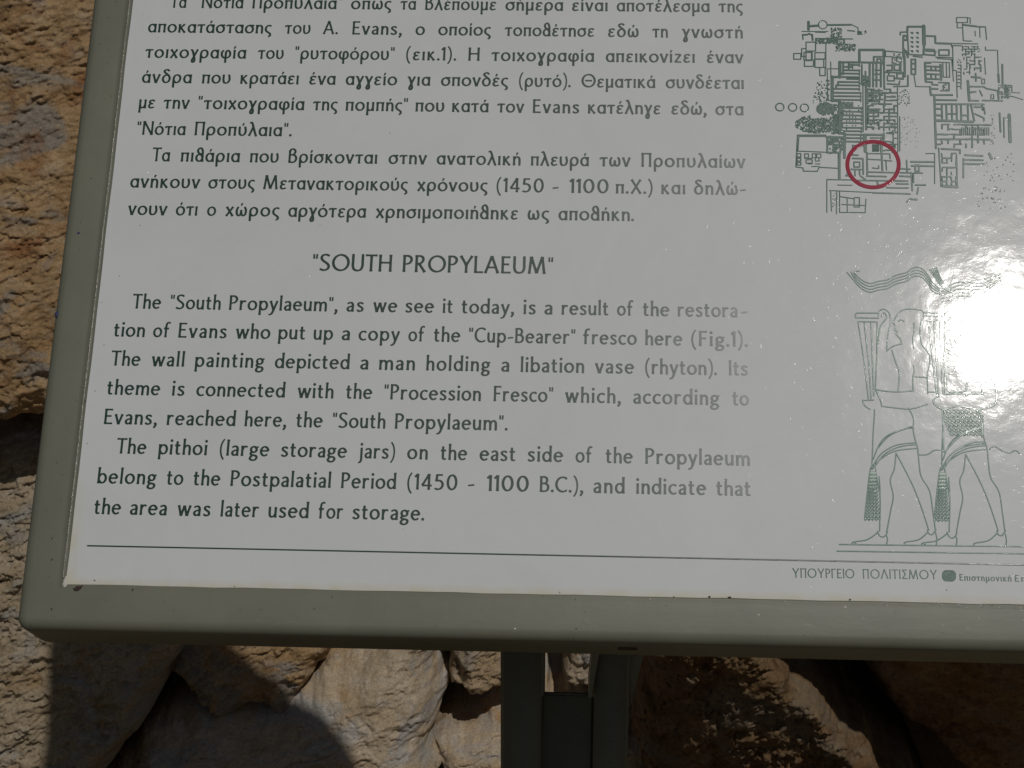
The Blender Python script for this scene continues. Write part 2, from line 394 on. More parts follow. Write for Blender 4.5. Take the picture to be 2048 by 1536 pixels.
def glyph(ch, weight=1.0, step=.032):
    k = (ch, weight, step)
    if k in _gc: return _gc[k]
    x0, y0, x1, y1 = -.2, -.45, 1.1, 1.2
    X, Y = np.meshgrid(np.arange(x0, x1, step), np.arange(y0, y1, step))
    F_ = np.full(X.shape, -9.)
    for s in GL[ch]:
        if s[0] == 'd':
            F_ = np.maximum(F_, s[2] * (.5 + .5 * weight) - np.hypot(X - s[1][0], Y - s[1][1])); continue
        pts = s[1]
        if s[0] == 's': pts = spline(pts)
        closed = math.dist(pts[0], pts[-1]) < .02
        if s[0] == 'l' and len(pts) == 2:        # waisted straight stroke with flared ends
            a, b = np.array(pts[0]), np.array(pts[1]); L_ = np.linalg.norm(b - a); w = nib(a, b, weight)
            e = min(.16, L_ * .3) / L_
            pts = [tuple(a), tuple(a + (b - a) * e), tuple(a + (b - a) * (1 - e)), tuple(b)]
            fl = 1.26 if ch not in '"-' else 1.0
            hw = [w * fl, w * .96, w * .96, w * fl]
        else:
            hw = [nib(pts[max(0, i - 1)], pts[min(len(pts) - 1, i + 1)], weight) for i in range(len(pts))]
            if not closed and s[0] == 's': hw[0] *= 1.12; hw[-1] *= 1.12
        if ch in '()"': hw = [h * .72 for h in hw]
        F_ = np.maximum(F_, seg_field(X, Y, pts, hw, not closed))
    m = march(F_); V = m[0] * step + [x0, y0]
    lsb = .055 if ch in ROUND else .075
    rsb = .05 if ch in ROUND or ch in 'bpe' else .07
    if ch in 'vwyxAYTVXLτγλχνΛΤ1,.': lsb = rsb = .035
    ext = (V[:, 0].min(), V[:, 0].max())
    _gc[k] = ((V, m[1], m[2], m[3], m[4]), ext, lsb, rsb); return _gc[k]
def tonos(w):
    k = ('tonos', w)
    if k not in _gc:
        step = .03; X, Y = np.meshgrid(np.arange(-.2, .3, step), np.arange(.6, 1.1, step))
        F_ = seg_field(X, Y, [(-.02, .74), (.06, .93)], [.038 * w, .062 * w]); m = march(F_)
        _gc[k] = ((m[0] * step + [-.2, .6], *m[1:]), None, 0, 0)
    return _gc[k]
def word(ink, txt, P0, P1, cap, weight=1.0):
    """set txt so that its ink runs from panel point P0 to P1 on the base line"""
    items = []
    for ch in txt:
        dc = unicodedata.normalize('NFD', ch); items.append((dc[0], len(dc) > 1))
    u = np.array(P1) - np.array(P0); Wd = np.linalg.norm(u); u = u / Wd; vv = np.array([-u[1], u[0]])
    gs = [glyph(c, weight) for c, _ in items]
    pens = []; x = 0
    for g, (c, _) in zip(gs, items):
        pens.append(x - g[1][0] + (g[2] if x else 0)); x = pens[-1] + g[1][1] + g[3]
    nat = x - gs[-1][3]; n = len(gs)
    tr = (Wd / cap - nat) / max(1, n - 1); sx = 1.0
    if n == 1: sx = Wd / cap / nat; tr = 0
    elif abs(tr) > .02:                          # share a large misfit between letter width and tracking
        tgt = .02 * (1 if tr > 0 else -1); sx = (Wd / cap - tgt * (n - 1)) / nat; tr = tgt
        sx = min(max(sx, .82), 1.22); tr = (Wd / cap - nat * sx) / (n - 1)
    for k, (g, (c, acc)) in enumerate(zip(gs, items)):
        ox = pens[k] * sx + tr * k
        fn = lambda q, ox=ox, y_=0: np.array(P0) + np.outer((ox + q[:, 0] * sx) * cap, u) + np.outer(q[:, 1] * cap, vv)
        ink.add(g[0], fn, .00009)
        if acc:
            mid = {'ι': .06, 'ω': .34, 'η': .24}.get(c, (g[1][0] + g[1][1]) / 2) + ox / sx if sx else 0
            t_ = tonos(weight)
            ink.add(t_[0], lambda q, mid=mid: np.array(P0) + np.outer((mid * sx + q[:, 0]) * cap, u) + np.outer(q[:, 1] * cap, vv), .00009)

# ------------------------------------------------------------------ the sign
mw = Matrix.Identity(4)
for i in range(3):
    for j in range(3): mw[i][j] = PW[i, j]
sign = empty('information_sign', 'tilted white museum panel of Greek and English text in an olive grey frame', 'sign', mw)
X0, X1, Y0, Y1 = -.0133, .820, -.4692, .047       # sheet
FW = .0312                                        # width of the frame's face
DEPTH = .047
def rounded_loop(o, n=7):
    """outline at distance o outside the sheet, corner radius growing with o"""
    r = max(.0006, o - FW + .009) if o > .02 else .0006
    pts = []
    for cx, cy, a in ((X1 + o - r, Y1 + o - r, 0), (X0 - o + r, Y1 + o - r, 90), (X0 - o + r, Y0 - o + r, 180), (X1 + o - r, Y0 - o + r, 270)):
        for k in range(n):
            b = math.radians(a + 90 * k / (n - 1)); pts.append((cx + r * math.cos(b), cy + r * math.sin(b)))
    return pts
def densify(loop, mx=.02):
    out = []
    for k, p in enumerate(loop):
        q = loop[(k + 1) % len(loop)]; n = max(1, int(round(math.dist(p, q) / mx))) if math.dist(p, q) > .05 else 1
        for j in range(n): out.append((p[0] + (q[0] - p[0]) * j / n, p[1] + (q[1] - p[1]) * j / n))
    return out
prof = [(-.0012, -.0035), (-.0004, -.0004), (.0003, .0009), (.0011, .0016), (.0022, .0017), (.0031, .0012), (.0038, .0008), (.006, .0009), (.012, .0010), (.018, .0010)]
R_ = .0075
for k in range(8):
    a = math.radians(90 - 90 * k / 7); prof.append((FW - R_ + R_ * math.cos(a), .001 - R_ + R_ * math.sin(a)))
prof += [(FW - .0002, -DEPTH + .0015), (FW - .0015, -DEPTH), (FW - .004, -DEPTH)]
loops = []
base = [rounded_loop(o) for o, _ in prof]
nper = [max(1, int(round(math.dist(base[0][k], base[0][(k + 1) % 28]) / .02))) if (k % 7) == 6 else 1 for k in range(28)]
V = []; ring = 0
for (o, z), lp in zip(prof, base):
    pts = []
    for k in range(28):
        p, q = lp[k], lp[(k + 1) % 28]
        for j in range(nper[k]): pts.append((p[0] + (q[0] - p[0]) * j / nper[k], p[1] + (q[1] - p[1]) * j / nper[k], z))
    for (x, y, zz) in pts:                        # hand-painted edge is not dead straight
        w_ = .00016 * (math.sin(x * 61) + math.sin(y * 47 + 2) + math.sin(x * 173 + y * 90)) if o < .004 else 0
        if o < .0058 and y < Y0 + .001 and zz > -.001: zz = min(zz, .0008)
        V.append((x + w_, y + w_, zz))
    ring = len(pts)
Fc = []
for a in range(len(prof) - 1):
    for k in range(ring):
        k2 = (k + 1) % ring; Fc.append((a * ring + k, a * ring + k2, (a + 1) * ring + k2, (a + 1) * ring + k))
Fc = [f[::-1] for f in Fc]
frame = mesh_obj('frame', np.array(V), Fc, M_PAINT, sign, True, label='olive grey painted metal frame with rounded corners')
# back plate
def box(x0, x1, y0, y1, z0, z1):
    V = [(x, y, z) for z in (z0, z1) for y in (y0, y1) for x in (x0, x1)]
    return V, [(0, 2, 3, 1), (4, 5, 7, 6), (0, 1, 5, 4), (2, 6, 7, 3), (0, 4, 6, 2), (1, 3, 7, 5)]
V, Fc = box(X0 - FW + .003, X1 + FW - .003, Y0 - FW + .003, Y1 + FW - .003, -DEPTH + .001, -DEPTH + .004)
mesh_obj('back_plate', V, Fc, M_POST, sign)
# the printed sheet: a slightly wavy laminate
nx, ny = 84, 58
xs = np.linspace(X0 - .0008, X1 + .0008, nx); ys = np.linspace(Y0 - .0008, Y1 + .0008, ny)
gx_, gy_ = np.meshgrid(xs, ys)
V = np.column_stack([gx_.ravel(), gy_.ravel(), np.zeros(nx * ny)])
Vb = V.copy(); Vb[:, 2] = -.0025
Fc = [(j * nx + i, j * nx + i + 1, (j + 1) * nx + i + 1, (j + 1) * nx + i) for j in range(ny - 1) for i in range(nx - 1)]
nv = nx * ny
Fc.append((nv, nv + (ny - 1) * nx, nv + ny * nx - 1, nv + nx - 1))
V = np.vstack([V, Vb]); used = sorted({v for f in Fc for v in f}); mp_ = {v: k for k, v in enumerate(used)}
V = V[used]; Fc = [tuple(mp_[v] for v in f) for f in Fc]
bl, br, tr_, tl = (mp_[nv], mp_[nv + nx - 1], mp_[nv + ny * nx - 1], mp_[nv + (ny - 1) * nx])
Fc += [(bl, br, mp_[nx - 1], mp_[0]), (br, tr_, mp_[ny * nx - 1], mp_[nx - 1]), (tr_, tl, mp_[(ny - 1) * nx], mp_[ny * nx - 1]), (tl, bl, mp_[0], mp_[(ny - 1) * nx])]
sheet = mesh_obj('printed_sheet', V, Fc, M_SHEET, sign, label='white laminated sheet printed in dark green')

# text ---------------------------------------------------------------------
a1 = lambda z: 180 + z / 2.926
a2 = lambda z: 840 + z / 2.926
g1 = lambda z: 240 + z / 3.2
g2 = lambda z: 870 + z / 3.2
CAP_E = .01125; CAP_G = .01125
TEXT = [  # (baseline left x,y, right x,y), words with the pixel extents measured in the photograph
 ((340, 15.6, 1464, 24.5), CAP_G, g1, g2, [('Τα', 1, 320, 1, 422), ('"Νότια', 1, 487, 1, 787), ('Προπύλαια"', 1, 845, 1, 1420), ('όπως', 1, 1477, 1, 1735), ('τα', 1, 1793, 1, 1893), ('βλέπουμε', 1, 1952, 2, 390), ('σήμερα', 2, 450, 2, 820), ('είναι', 2, 877, 2, 1105), ('αποτέλεσμα', 2, 1163, 2, 1758), ('της', 2, 1815, 2, 1970)]),
 ((296, 64.7, 1482, 76.6), CAP_G, g1, g2, [('αποκατάστασης', 1, 177, 1, 968), ('του', 1, 1052, 1, 1217), ('Α.', 1, 1297, 1, 1393), ('Evans,', 1, 1485, 1, 1803), ('ο', 1, 1890, 1, 1950), ('οποίος', 2, 20, 2, 357), ('τοποθέτησε', 2, 445, 2, 1018), ('εδώ', 2, 1107, 2, 1303), ('τη', 2, 1390, 2, 1490), ('γνωστή', 2, 1580, 2, 1970)]),
 ((290, 115.6, 1486, 126.5), CAP_G, g1, g2, [('τοιχογραφία', 1, 158, 1, 805), ('του', 1, 880, 1, 1045), ('"ρυτοφόρου"', 1, 1118, 1, 1755), ('(εικ.1).', 1, 1830, 2, 135), ('Η', 2, 212, 2, 285), ('τοιχογραφία', 2, 360, 2, 1018), ('απεικονίζει', 2, 1093, 2, 1663), ('έναν', 2, 1740, 2, 1975)]),
 ((284, 165.6, 1487, 178), CAP_G, g1, g2, [('άνδρα', 1, 138, 1, 457), ('που', 1, 523, 1, 705), ('κρατάει', 1, 768, 1, 1142), ('ένα', 1, 1210, 1, 1378), ('αγγείο', 1, 1443, 1, 1772), ('για', 1, 1838, 1, 1985), ('σπονδές', 2, 37, 2, 467), ('(ρυτό).', 2, 537, 2, 868), ('Θεματικά', 2, 937, 2, 1410), ('συνδέεται', 2, 1477, 2, 1977)]),
 ((277.5, 216.6, 1487, 230.6), CAP_G, g1, g2, [('με', 1, 118, 1, 220), ('την', 1, 275, 1, 443), ('"τοιχογραφία', 1, 497, 1, 1178), ('της', 1, 1232, 1, 1390), ('πομπής"', 1, 1443, 1, 1840), ('που', 1, 1890, 2, 58), ('κατά', 2, 108, 2, 342), ('τον', 2, 397, 2, 570), ('Evans', 2, 625, 2, 922), ('κατέληγε', 2, 978, 2, 1443), ('εδώ,', 2, 1513, 2, 1738), ('στα', 2, 1795, 2, 1975)]),
 ((277.5, 269.4, 583, 272.8), CAP_G, g1, g2, [('"Νότια', 1, 105, 1, 417), ('Προπύλαια".', 1, 475, 1, 1098)]),
 ((304, 322.5, 1490, 336), CAP_G, g1, g2, [('Τα', 1, 203, 1, 317), ('πιθάρια', 1, 387, 1, 765), ('που', 1, 830, 1, 1013), ('βρίσκονται', 1, 1075, 1, 1645), ('στην', 1, 1717, 1, 1963), ('ανατολική', 2, 10, 2, 547), ('πλευρά', 2, 613, 2, 985), ('των', 2, 1052, 2, 1252), ('Προπυλαίων', 2, 1320, 2, 1988)]),
 ((260, 375, 1490, 390), CAP_G, g1, g2, [('ανήκουν', 1, 63, 1, 510), ('στους', 1, 563, 1, 860), ('Μετανακτορικούς', 1, 915, 1, 1840), ('χρόνους', 1, 1900, 2, 335), ('(1450', 2, 393, 2, 695), ('-', 2, 752, 2, 790), ('1100', 2, 858, 2, 1110), ('π.Χ.)', 2, 1157, 2, 1392), ('και', 2, 1448, 2, 1602), ('δηλώ-', 2, 1658, 2, 1990)]),
 ((255.6, 429.7, 1257, 442), CAP_G, g1, g2, [('νουν', 1, 47, 1, 300), ('ότι', 1, 355, 1, 493), ('ο', 1, 555, 1, 612), ('χώρος', 1, 672, 1, 1018), ('αργότερα', 1, 1075, 1, 1573), ('χρησιμοποιήθηκε', 1, 1635, 2, 530), ('ως', 2, 592, 2, 730), ('αποθήκη.', 2, 790, 2, 1273)]),
 ((265, 617, 1472, 634.5), CAP_E, a1, a2, [('The', 1, 245, 1, 413), ('"South', 1, 467, 1, 762), ('Propylaeum",', 1, 812, 1, 1448), ('as', 1, 1500, 1, 1600), ('we', 1, 1655, 1, 1797), ('see', 1, 1845, 1, 2012), ('it', 2, 132, 2, 190), ('today,', 2, 243, 2, 550), ('is', 2, 605, 2, 676), ('a', 2, 728, 2, 775), ('result', 2, 828, 2, 1102), ('of', 2, 1153, 2, 1248), ('the', 2, 1305, 2, 1460), ('restora', 2, 1508, 2, 1858), ('-', 2, 1882, 2, 1915)]),
 ((228, 673, 1469, 693), CAP_E, a1, a2, [('tion', 1, 137, 1, 318), ('of', 1, 367, 1, 465), ('Evans', 1, 515, 1, 797), ('who', 1, 850, 1, 1053), ('put', 1, 1100, 1, 1257), ('up', 1, 1307, 1, 1420), ('a', 1, 1472, 1, 1520), ('copy', 1, 1570, 1, 1812), ('of', 1, 1862, 1, 1957), ('the', 2, 80, 2, 235), ('"Cup-Bearer"', 2, 285, 2, 908), ('fresco', 2, 955, 2, 1268), ('here', 2, 1318, 2, 1535), ('(Fig.1).', 2, 1588, 2, 1918)]),
 ((221, 731, 1489, 751), CAP_E, a1, a2, [('The', 1, 120, 1, 292), ('wall', 1, 357, 1, 550), ('painting', 1, 612, 1, 1018), ('depicted', 1, 1080, 1, 1518), ('a', 1, 1580, 1, 1628), ('man', 1, 1690, 1, 1900), ('holding', 2, 35, 2, 410), ('a', 2, 475, 2, 522), ('libation', 2, 588, 2, 960), ('vase', 2, 1023, 2, 1253), ('(rhyton).', 2, 1318, 2, 1738), ('Its', 2, 1808, 2, 1918)]),
 ((214, 789, 1489, 811), CAP_E, a1, a2, [('theme', 1, 97, 1, 408), ('is', 1, 478, 1, 550), ('connected', 1, 620, 1, 1140), ('with', 1, 1212, 1, 1423), ('the', 1, 1497, 1, 1650), ('"Procession', 1, 1720, 2, 355), ('Fresco"', 2, 430, 2, 778), ('which,', 2, 848, 2, 1175), ('according', 2, 1248, 2, 1752), ('to', 2, 1830, 2, 1925)]),
 ((207, 848, 1015, 861), CAP_E, a1, a2, [('Evans,', 1, 80, 1, 390), ('reached', 1, 447, 1, 850), ('here,', 1, 903, 1, 1147), ('the', 1, 1205, 1, 1360), ('"South', 1, 1418, 1, 1727), ('Propylaeum".', 1, 1783, 2, 512)]),
 ((231, 907, 1498, 931.5), CAP_E, a1, a2, [('The', 1, 152, 1, 327), ('pithoi', 1, 398, 1, 683), ('(large', 1, 757, 1, 1047), ('storage', 1, 1117, 1, 1502), ('jars)', 1, 1570, 1, 1783), ('on', 1, 1855, 1, 1975), ('the', 2, 120, 2, 275), ('east', 2, 348, 2, 557), ('side', 2, 630, 2, 837), ('of', 2, 910, 2, 1008), ('the', 2, 1087, 2, 1245), ('Propylaeum', 2, 1318, 2, 1930)]),
 ((194, 966.7, 1500, 992), CAP_E, a1, a2, [('belong', 1, 40, 1, 385), ('to', 1, 447, 1, 543), ('the', 1, 603, 1, 760), ('Postpalatial', 1, 820, 1, 1408), ('Period', 1, 1468, 1, 1790), ('(1450', 1, 1855, 2, 217), ('-', 2, 280, 2, 317), ('1100', 2, 388, 2, 635), ('B.C.),', 2, 700, 2, 955), ('and', 2, 1015, 2, 1198), ('indicate', 2, 1265, 2, 1675), ('that', 2, 1735, 2, 1935)]),
 ((188.5, 1028, 840, 1041), CAP_E, a1, a2, [('the', 1, 22, 1, 178), ('area', 1, 232, 1, 447), ('was', 1, 508, 1, 702), ('later', 1, 762, 1, 985), ('used', 1, 1042, 1, 1278), ('for', 1, 1335, 1, 1478), ('storage.', 1, 1535, 1, 1955)]),
]
def textline(bl, cap, fa, fb, words, weight=1.0, mat=None, label=None):
    ink = Ink(); xa, ya, xb, yb = bl
    P = lambda x: on_sheet(x, ya + (yb - ya) * (x - xa) / (xb - xa))[:2]
    f = {1: fa, 2: fb}
    for w, s0, z0, s1, z1 in words: word(ink, w, P(f[s0](z0)), P(f[s1](z1)), cap, weight)
    return ink.build('text_line', mat or M_INK, sheet, label, z=.0, smooth=False)
for bl, cap, fa, fb, ws in TEXT: textline(bl, cap, fa, fb, ws)
t8 = lambda z: 560 + z / 3.413
textline((636, 541.5, 1093, 548), .01325, t8, t8, [('"SOUTH', 1, 220, 1, 762), ('PROPYLAEUM"', 1, 835, 1, 1863)], 1.0, label='larger capital heading between the two texts')
m8 = lambda z: 1560 + z / 4.197
textline((1587, 1155.2, 1873, 1158.8), .0064, m8, m8, [('ΥΠΟΥΡΓΕΙΟ', 1, 105, 1, 625), ('ΠΟΛΙΤΙΣΜΟΥ', 1, 695, 1, 1320)], .78, M_INK_PLAN)
textline((1918, 1161, 2048, 1163.5), .0044, m8, m8, [('Επιστημονική', 1, 1508, 1, 1943), ('Επ', 1, 1972, 1, 2062)], 1.05, M_INK_PLAN)

# line work drawn on a fine raster of photograph pixels, then laid on the sheet -------------
class Raster:
    def __init__(s, x0, y0, x1, y1, step=.8):
        s.x0, s.y0, s.step = x0, y0, step
        s.X, s.Y = np.meshgrid(np.arange(x0, x1, step), np.arange(y0, y1, step)); s.F = np.full(s.X.shape, -5.)
    def line(s, pts, w, flat=True):
        for k in range(len(pts) - 1):
            xa, xb = sorted((pts[k][0], pts[k + 1][0])); ya, yb = sorted((pts[k][1], pts[k + 1][1])); m = w + 3
            i0 = max(0, int((ya - m - s.y0) / s.step)); i1 = int((yb + m - s.y0) / s.step) + 2
            j0 = max(0, int((xa - m - s.x0) / s.step)); j1 = int((xb + m - s.x0) / s.step) + 2
            if i1 <= 0 or j1 <= 0 or i0 >= s.F.shape[0] or j0 >= s.F.shape[1]: continue
            sl = (slice(i0, i1), slice(j0, j1))
            s.F[sl] = np.maximum(s.F[sl], seg_field(s.X[sl], s.Y[sl], [pts[k], pts[k + 1]], [w / 2, w / 2], False))
    def dot(s, x, y, r): s.line([(x, y), (x + .01, y)], 2 * r)
    def cut(s, pts, w):
        t = Raster.__new__(Raster); t.x0, t.y0, t.step, t.X, t.Y = s.x0, s.y0, s.step, s.X, s.Y; t.F = np.full(s.F.shape, -5.); t.line(pts, w); s.F = np.minimum(s.F, -t.F)
    def build(s, name, mat, label=None, skirt=.00016, top=.00014):
        m = march(s.F); ink = Ink()
        fn = lambda q: on_sheet(s.x0 + q[:, 0] * s.step, s.y0 + q[:, 1] * s.step)[:, :2]
        ink.add(m, fn, skirt, top, flip=True); return ink.build(name, mat, sheet, label)

# site plan -----------------------------------------------------------------
R1 = Raster(1545, 22, 2085, 445, .5)
zx = lambda p: (1530 + p[0] / 3.656, 20 + p[1] / 3.656)
def ml(t, *pts): R1.line([zx(p) for p in pts], max(1.0, t * 1.12 / 3.656 + .15))
def mr(t, x0, y0, x1, y1): ml(t, (x0, y0), (x1, y0), (x1, y1), (x0, y1), (x0, y0))
def circ(cx, cy, rx, ry, t, n=30): ml(t, *[(cx + rx * math.cos(2 * math.pi * k / n), cy + ry * math.sin(2 * math.pi * k / n)) for k in range(n + 1)])
for q in ((108, 710), (202, 712), (288, 716)): circ(*q, 30, 28, 4.5)
ml(14, (318, 88), (318, 142)); ml(12, (335, 118), (390, 114)); circ(422, 108, 32, 30, 3); ml(9, (458, 110), (628, 108)); ml(3, (270, 157), (460, 157)); ml(7, (370, 160), (440, 162))
ml(8, (275, 182), (310, 180)); ml(5, (275, 182), (278, 215)); ml(9, (320, 174), (345, 182), (348, 220)); ml(4, (370, 208), (640, 212)); mr(9, 528, 214, 578, 248); ml(5, (605, 150), (655, 155)); ml(3, (630, 105), (680, 130), (680, 180)); ml(8, (680, 160), (682, 178))
for r in ((300, 235, 370, 300), (300, 300, 340, 370), (210, 318, 262, 360), (285, 310, 345, 365), (365, 312, 440, 358), (288, 365, 355, 412), (365, 360, 430, 420), (400, 420, 440, 480), (268, 282, 300, 340)): mr(4, *r)
ml(3, (445, 250), (445, 430)); ml(3, (455, 430), (457, 660), (540, 668)); ml(3, (480, 380), (482, 490)); ml(3, (455, 430), (540, 430))
ml(13, (690, 380), (690, 292), (868, 292), (868, 400)); ml(10, (545, 382), (870, 385)); ml(8, (795, 380), (795, 342), (850, 342)); ml(7, (820, 378), (820, 358), (848, 358), (848, 375))
ml(18, (547, 382), (547, 490)); ml(12, (485, 490), (560, 490)); ml(18, (491, 490), (491, 662)); ml(12, (490, 663), (545, 665)); ml(18, (546, 665), (546, 900)); ml(12, (546, 900), (585, 905)); ml(14, (583, 905), (580, 1080)); ml(10, (545, 1040), (545, 1235)); ml(5, (605, 1080), (600, 1210))
for y, a, b in ((400, 620, 690), (415, 570, 640), (440, 570, 690), (464, 565, 690), (490, 560, 690), (503, 600, 690), (526, 540, 690), (550, 522, 690), (576, 505, 690), (605, 505, 700), (630, 505, 700), (656, 505, 700), (682, 560, 640), (715, 556, 705), (742, 556, 705), (770, 556, 705), (797, 556, 705), (825, 556, 705), (860, 580, 705), (885, 560, 705), (911, 590, 720), (936, 590, 720), (962, 590, 720)):
    ml(8.5, (a, y), (b, y + 2)); ml(6, (b, y - 2), (b, y + 12))
ml(8, (612, 395), (612, 440)); ml(8, (572, 395), (572, 470)); ml(8, (535, 526), (535, 552)); ml(7, (520, 550), (520, 576))
ml(7, (708, 400), (708, 545)); ml(8, (734, 450), (740, 560)); ml(12, (738, 565), (740, 872)); ml(4, (716, 560), (718, 890))
for x in (765, 790, 815, 847): ml(10, (x, 395), (x, 560))
for y in (440, 470, 512): ml(6, (790, y), (845, y))
ml(9, (870, 400), (872, 575)); ml(9, (885, 455), (1005, 458)); ml(7, (892, 405), (930, 405), (930, 440), (892, 442)); mr(7, 945, 400, 985, 440); mr(7, 965, 465, 1010, 500); mr(6, 895, 482, 945, 518); ml(7, (895, 540), (980, 545), (985, 520)); ml(8, (905, 460), (905, 482)); ml(8, (955, 500), (1010, 505)); ml(6, (940, 560), (1040, 558)); ml(5, (880, 300), (1000, 310)); ml(4, (880, 300), (880, 340), (930, 342), (930, 400)); ml(6, (930, 345), (995, 350)); ml(9, (990, 385), (992, 455))
rr = random.Random(5)
def maze(x0, y0, x1, y1, sx, sy, t, p=.62):
    y = y0
    while y <= y1:
        x = x0
        while x < x1:
            if rr.random() < p: ml(t * rr.uniform(.6, 1.25), (x, y), (min(x1, x + sx * rr.uniform(.7, 1.3)), y + rr.uniform(-2, 2)))
            if rr.random() < p * .75: ml(t * rr.uniform(.6, 1.2), (x + rr.uniform(-4, 4), y), (x, min(y1, y + sy * rr.uniform(.6, 1.1))))
            x += sx
        y += sy
def speck(x0, y0, x1, y1, n, r0=2, r1=5, inside=None):
    for _ in range(n):
        x, y = rr.uniform(x0, x1), rr.uniform(y0, y1)
        if inside and not inside(x, y): continue
        R1.dot(*zx((x, y)), rr.uniform(r0, r1) / 3.656)
maze(750, 580, 960, 700, 42, 27, 8.5, .72); maze(755, 700, 965, 880, 38, 26, 8, .66); maze(750, 590, 860, 690, 30, 32, 7, .5)
ml(10, (745, 605), (830, 605)); ml(9, (755, 668), (830, 668)); ml(9, (745, 742), (830, 742)); ml(4, (968, 570), (972, 1040)); ml(4, (985, 780), (985, 1030))
ml(10, (1040, 165), (1042, 122), (1165, 122)); ml(21, (1160, 120), (1163, 250)); ml(12, (1163, 250), (1160, 322)); ml(6, (988, 182), (990, 163), (1040, 160)); mr(10, 1012, 188, 1038, 220); ml(8, (1010, 225), (1010, 282)); ml(6, (1042, 170), (1050, 325)); ml(6, (1050, 325), (1150, 330)); ml(6, (1085, 338), (1150, 345))
for y in (165, 200, 232, 265, 298):
    for x in (1075, 1115): ml(5, (x - 8, y), (x + 6, y)); ml(4, (x, y + 8), (x + 6, y + 8))
ml(16, (1015, 290), (1015, 340)); ml(12, (1020, 345), (1022, 485)); ml(10, (1032, 300), (1045, 345)); ml(8, (1045, 480), (1045, 555))
ml(8, (1070, 360), (1070, 470)); ml(8, (1100, 360), (1100, 470))
for y in (362, 392, 432, 470): ml(8, (1070, y), (1100, y))
ml(9, (1172, 190), (1245, 192), (1245, 240)); ml(10, (1250, 243), (1362, 247)); ml(3, (1362, 247), (1365, 270)); ml(4, (1365, 245), (1555, 248)); ml(12, (1170, 290), (1235, 292)); ml(8, (1160, 325), (1242, 332), (1242, 300)); mr(7, 1272, 292, 1345, 332); ml(5, (1250, 345), (1370, 350)); ml(7, (1180, 300), (1250, 305))
ml(3, (1090, 480), (1102, 560), (1205, 562)); ml(10, (1207, 562), (1212, 622)); ml(11, (1238, 625), (1243, 800), (1250, 1010)); ml(9, (1212, 622), (1370, 622)); ml(9, (1210, 575), (1262, 578))
ml(11, (1210, 386), (1170, 386), (1175, 520)); ml(11, (1283, 400), (1288, 510))
for y in (412, 440, 468, 503): ml(8.5, (1180, y), (1288, y + 4))
for x in (1215, 1248): ml(7, (x, 412), (x, 440)); ml(7, (x, 470), (x, 500))
ml(8, (1175, 525), (1222, 528), (1222, 545), (1262, 548)); ml(3, (1222, 380), (1350, 385)); ml(3, (1260, 355), (1365, 362), (1378, 520))
for x in (1300, 1325, 1347): ml(3.5, (x, 390), (x + 3, 490))
ml(3.5, (1300, 490), (1350, 492)); ml(6, (1270, 530), (1345, 533), (1345, 590), (1285, 590)); speck(1300, 530, 1345, 585, 16)
for r in ((1400, 55, 1480, 92), (1405, 92, 1445, 130)): mr(3.5, *r)
ml(9, (1445, 108), (1545, 120)); ml(6, (1545, 122), (1612, 124)); ml(4, (1445, 130), (1450, 225), (1510, 228)); ml(4, (1612, 124), (1620, 215)); ml(3, (1570, 130), (1572, 200)); ml(3, (1535, 155), (1538, 190)); ml(3, (1478, 55), (1500, 60), (1500, 100))
ml(4, (1372, 262), (1375, 440), (1400, 445), (1405, 640)); ml(4, (1380, 260), (1440, 262)); maze(1445, 268, 1570, 335, 22, 18, 4.5, .7)
for k in range(7): ml(5, (1412, 402 + 26 * k), (1432, 403 + 26 * k)); ml(4, (1432, 402 + 26 * k), (1434, 420 + 26 * k))
maze(1455, 345, 1500, 470, 20, 22, 4, .6); maze(1500, 345, 1580, 440, 32, 27, 7, .72); ml(8, (1575, 400), (1577, 448)); ml(9, (1510, 490), (1575, 495)); ml(8, (1540, 465), (1542, 520)); mr(3.5, 1585, 505, 1605, 540); ml(3, (1605, 350), (1612, 470))
ml(14, (1483, 520), (1493, 662)); ml(7, (1495, 560), (1600, 562), (1620, 575), (1700, 590), (1708, 655)); ml(8, (1502, 602), (1540, 598)); ml(6, (1570, 590), (1588, 628)); mr(4, 1652, 620, 1672, 648); ml(7, (1490, 662), (1560, 664)); ml(7, (1590, 662), (1735, 664))
ml(3.5, (1612, 270), (1612, 294), (1700, 294), (1706, 470)); ml(9, (1735, 400), (1737, 555)); ml(11, (1706, 470), (1710, 528)); maze(1710, 552, 1795, 645, 22, 16, 7, .75); ml(3, (1785, 550), (1805, 553), (1805, 600)); ml(3, (1790, 602), (1862, 606)); ml(3, (1800, 630), (1835, 640), (1885, 655)); ml(3, (1765, 560), (1765, 640))
ml(9, (1240, 658), (1400, 660)); ml(8, (1250, 688), (1600, 690)); ml(9, (1250, 722), (1288, 724)); ml(9, (1250, 770), (1288, 772)); ml(13, (1248, 808), (1520, 818))
for x in (1292, 1325, 1365, 1400, 1432, 1482): ml(9, (x, 690), (x + 3, 800))
ml(7, (1330, 760), (1400, 760)); ml(8, (1432, 770), (1480, 772)); ml(9, (1505, 690), (1530, 812)); ml(7, (1530, 710), (1600, 712), (1608, 760)); ml(7, (1535, 760), (1600, 790), (1600, 812)); ml(8, (1585, 690), (1590, 730))
maze(1250, 838, 1645, 1005, 44, 36, 8, .6); ml(8, (1440, 840), (1645, 842)); ml(6, (1420, 945), (1640, 950))
for x in range(1440, 1645, 14): ml(3, (x, 860), (x, 915))
ml(9, (1715, 755), (1722, 890)); ml(6, (1745, 790), (1748, 930)); ml(4, (1745, 790), (1775, 790)); ml(18, (1785, 768), (1792, 962))
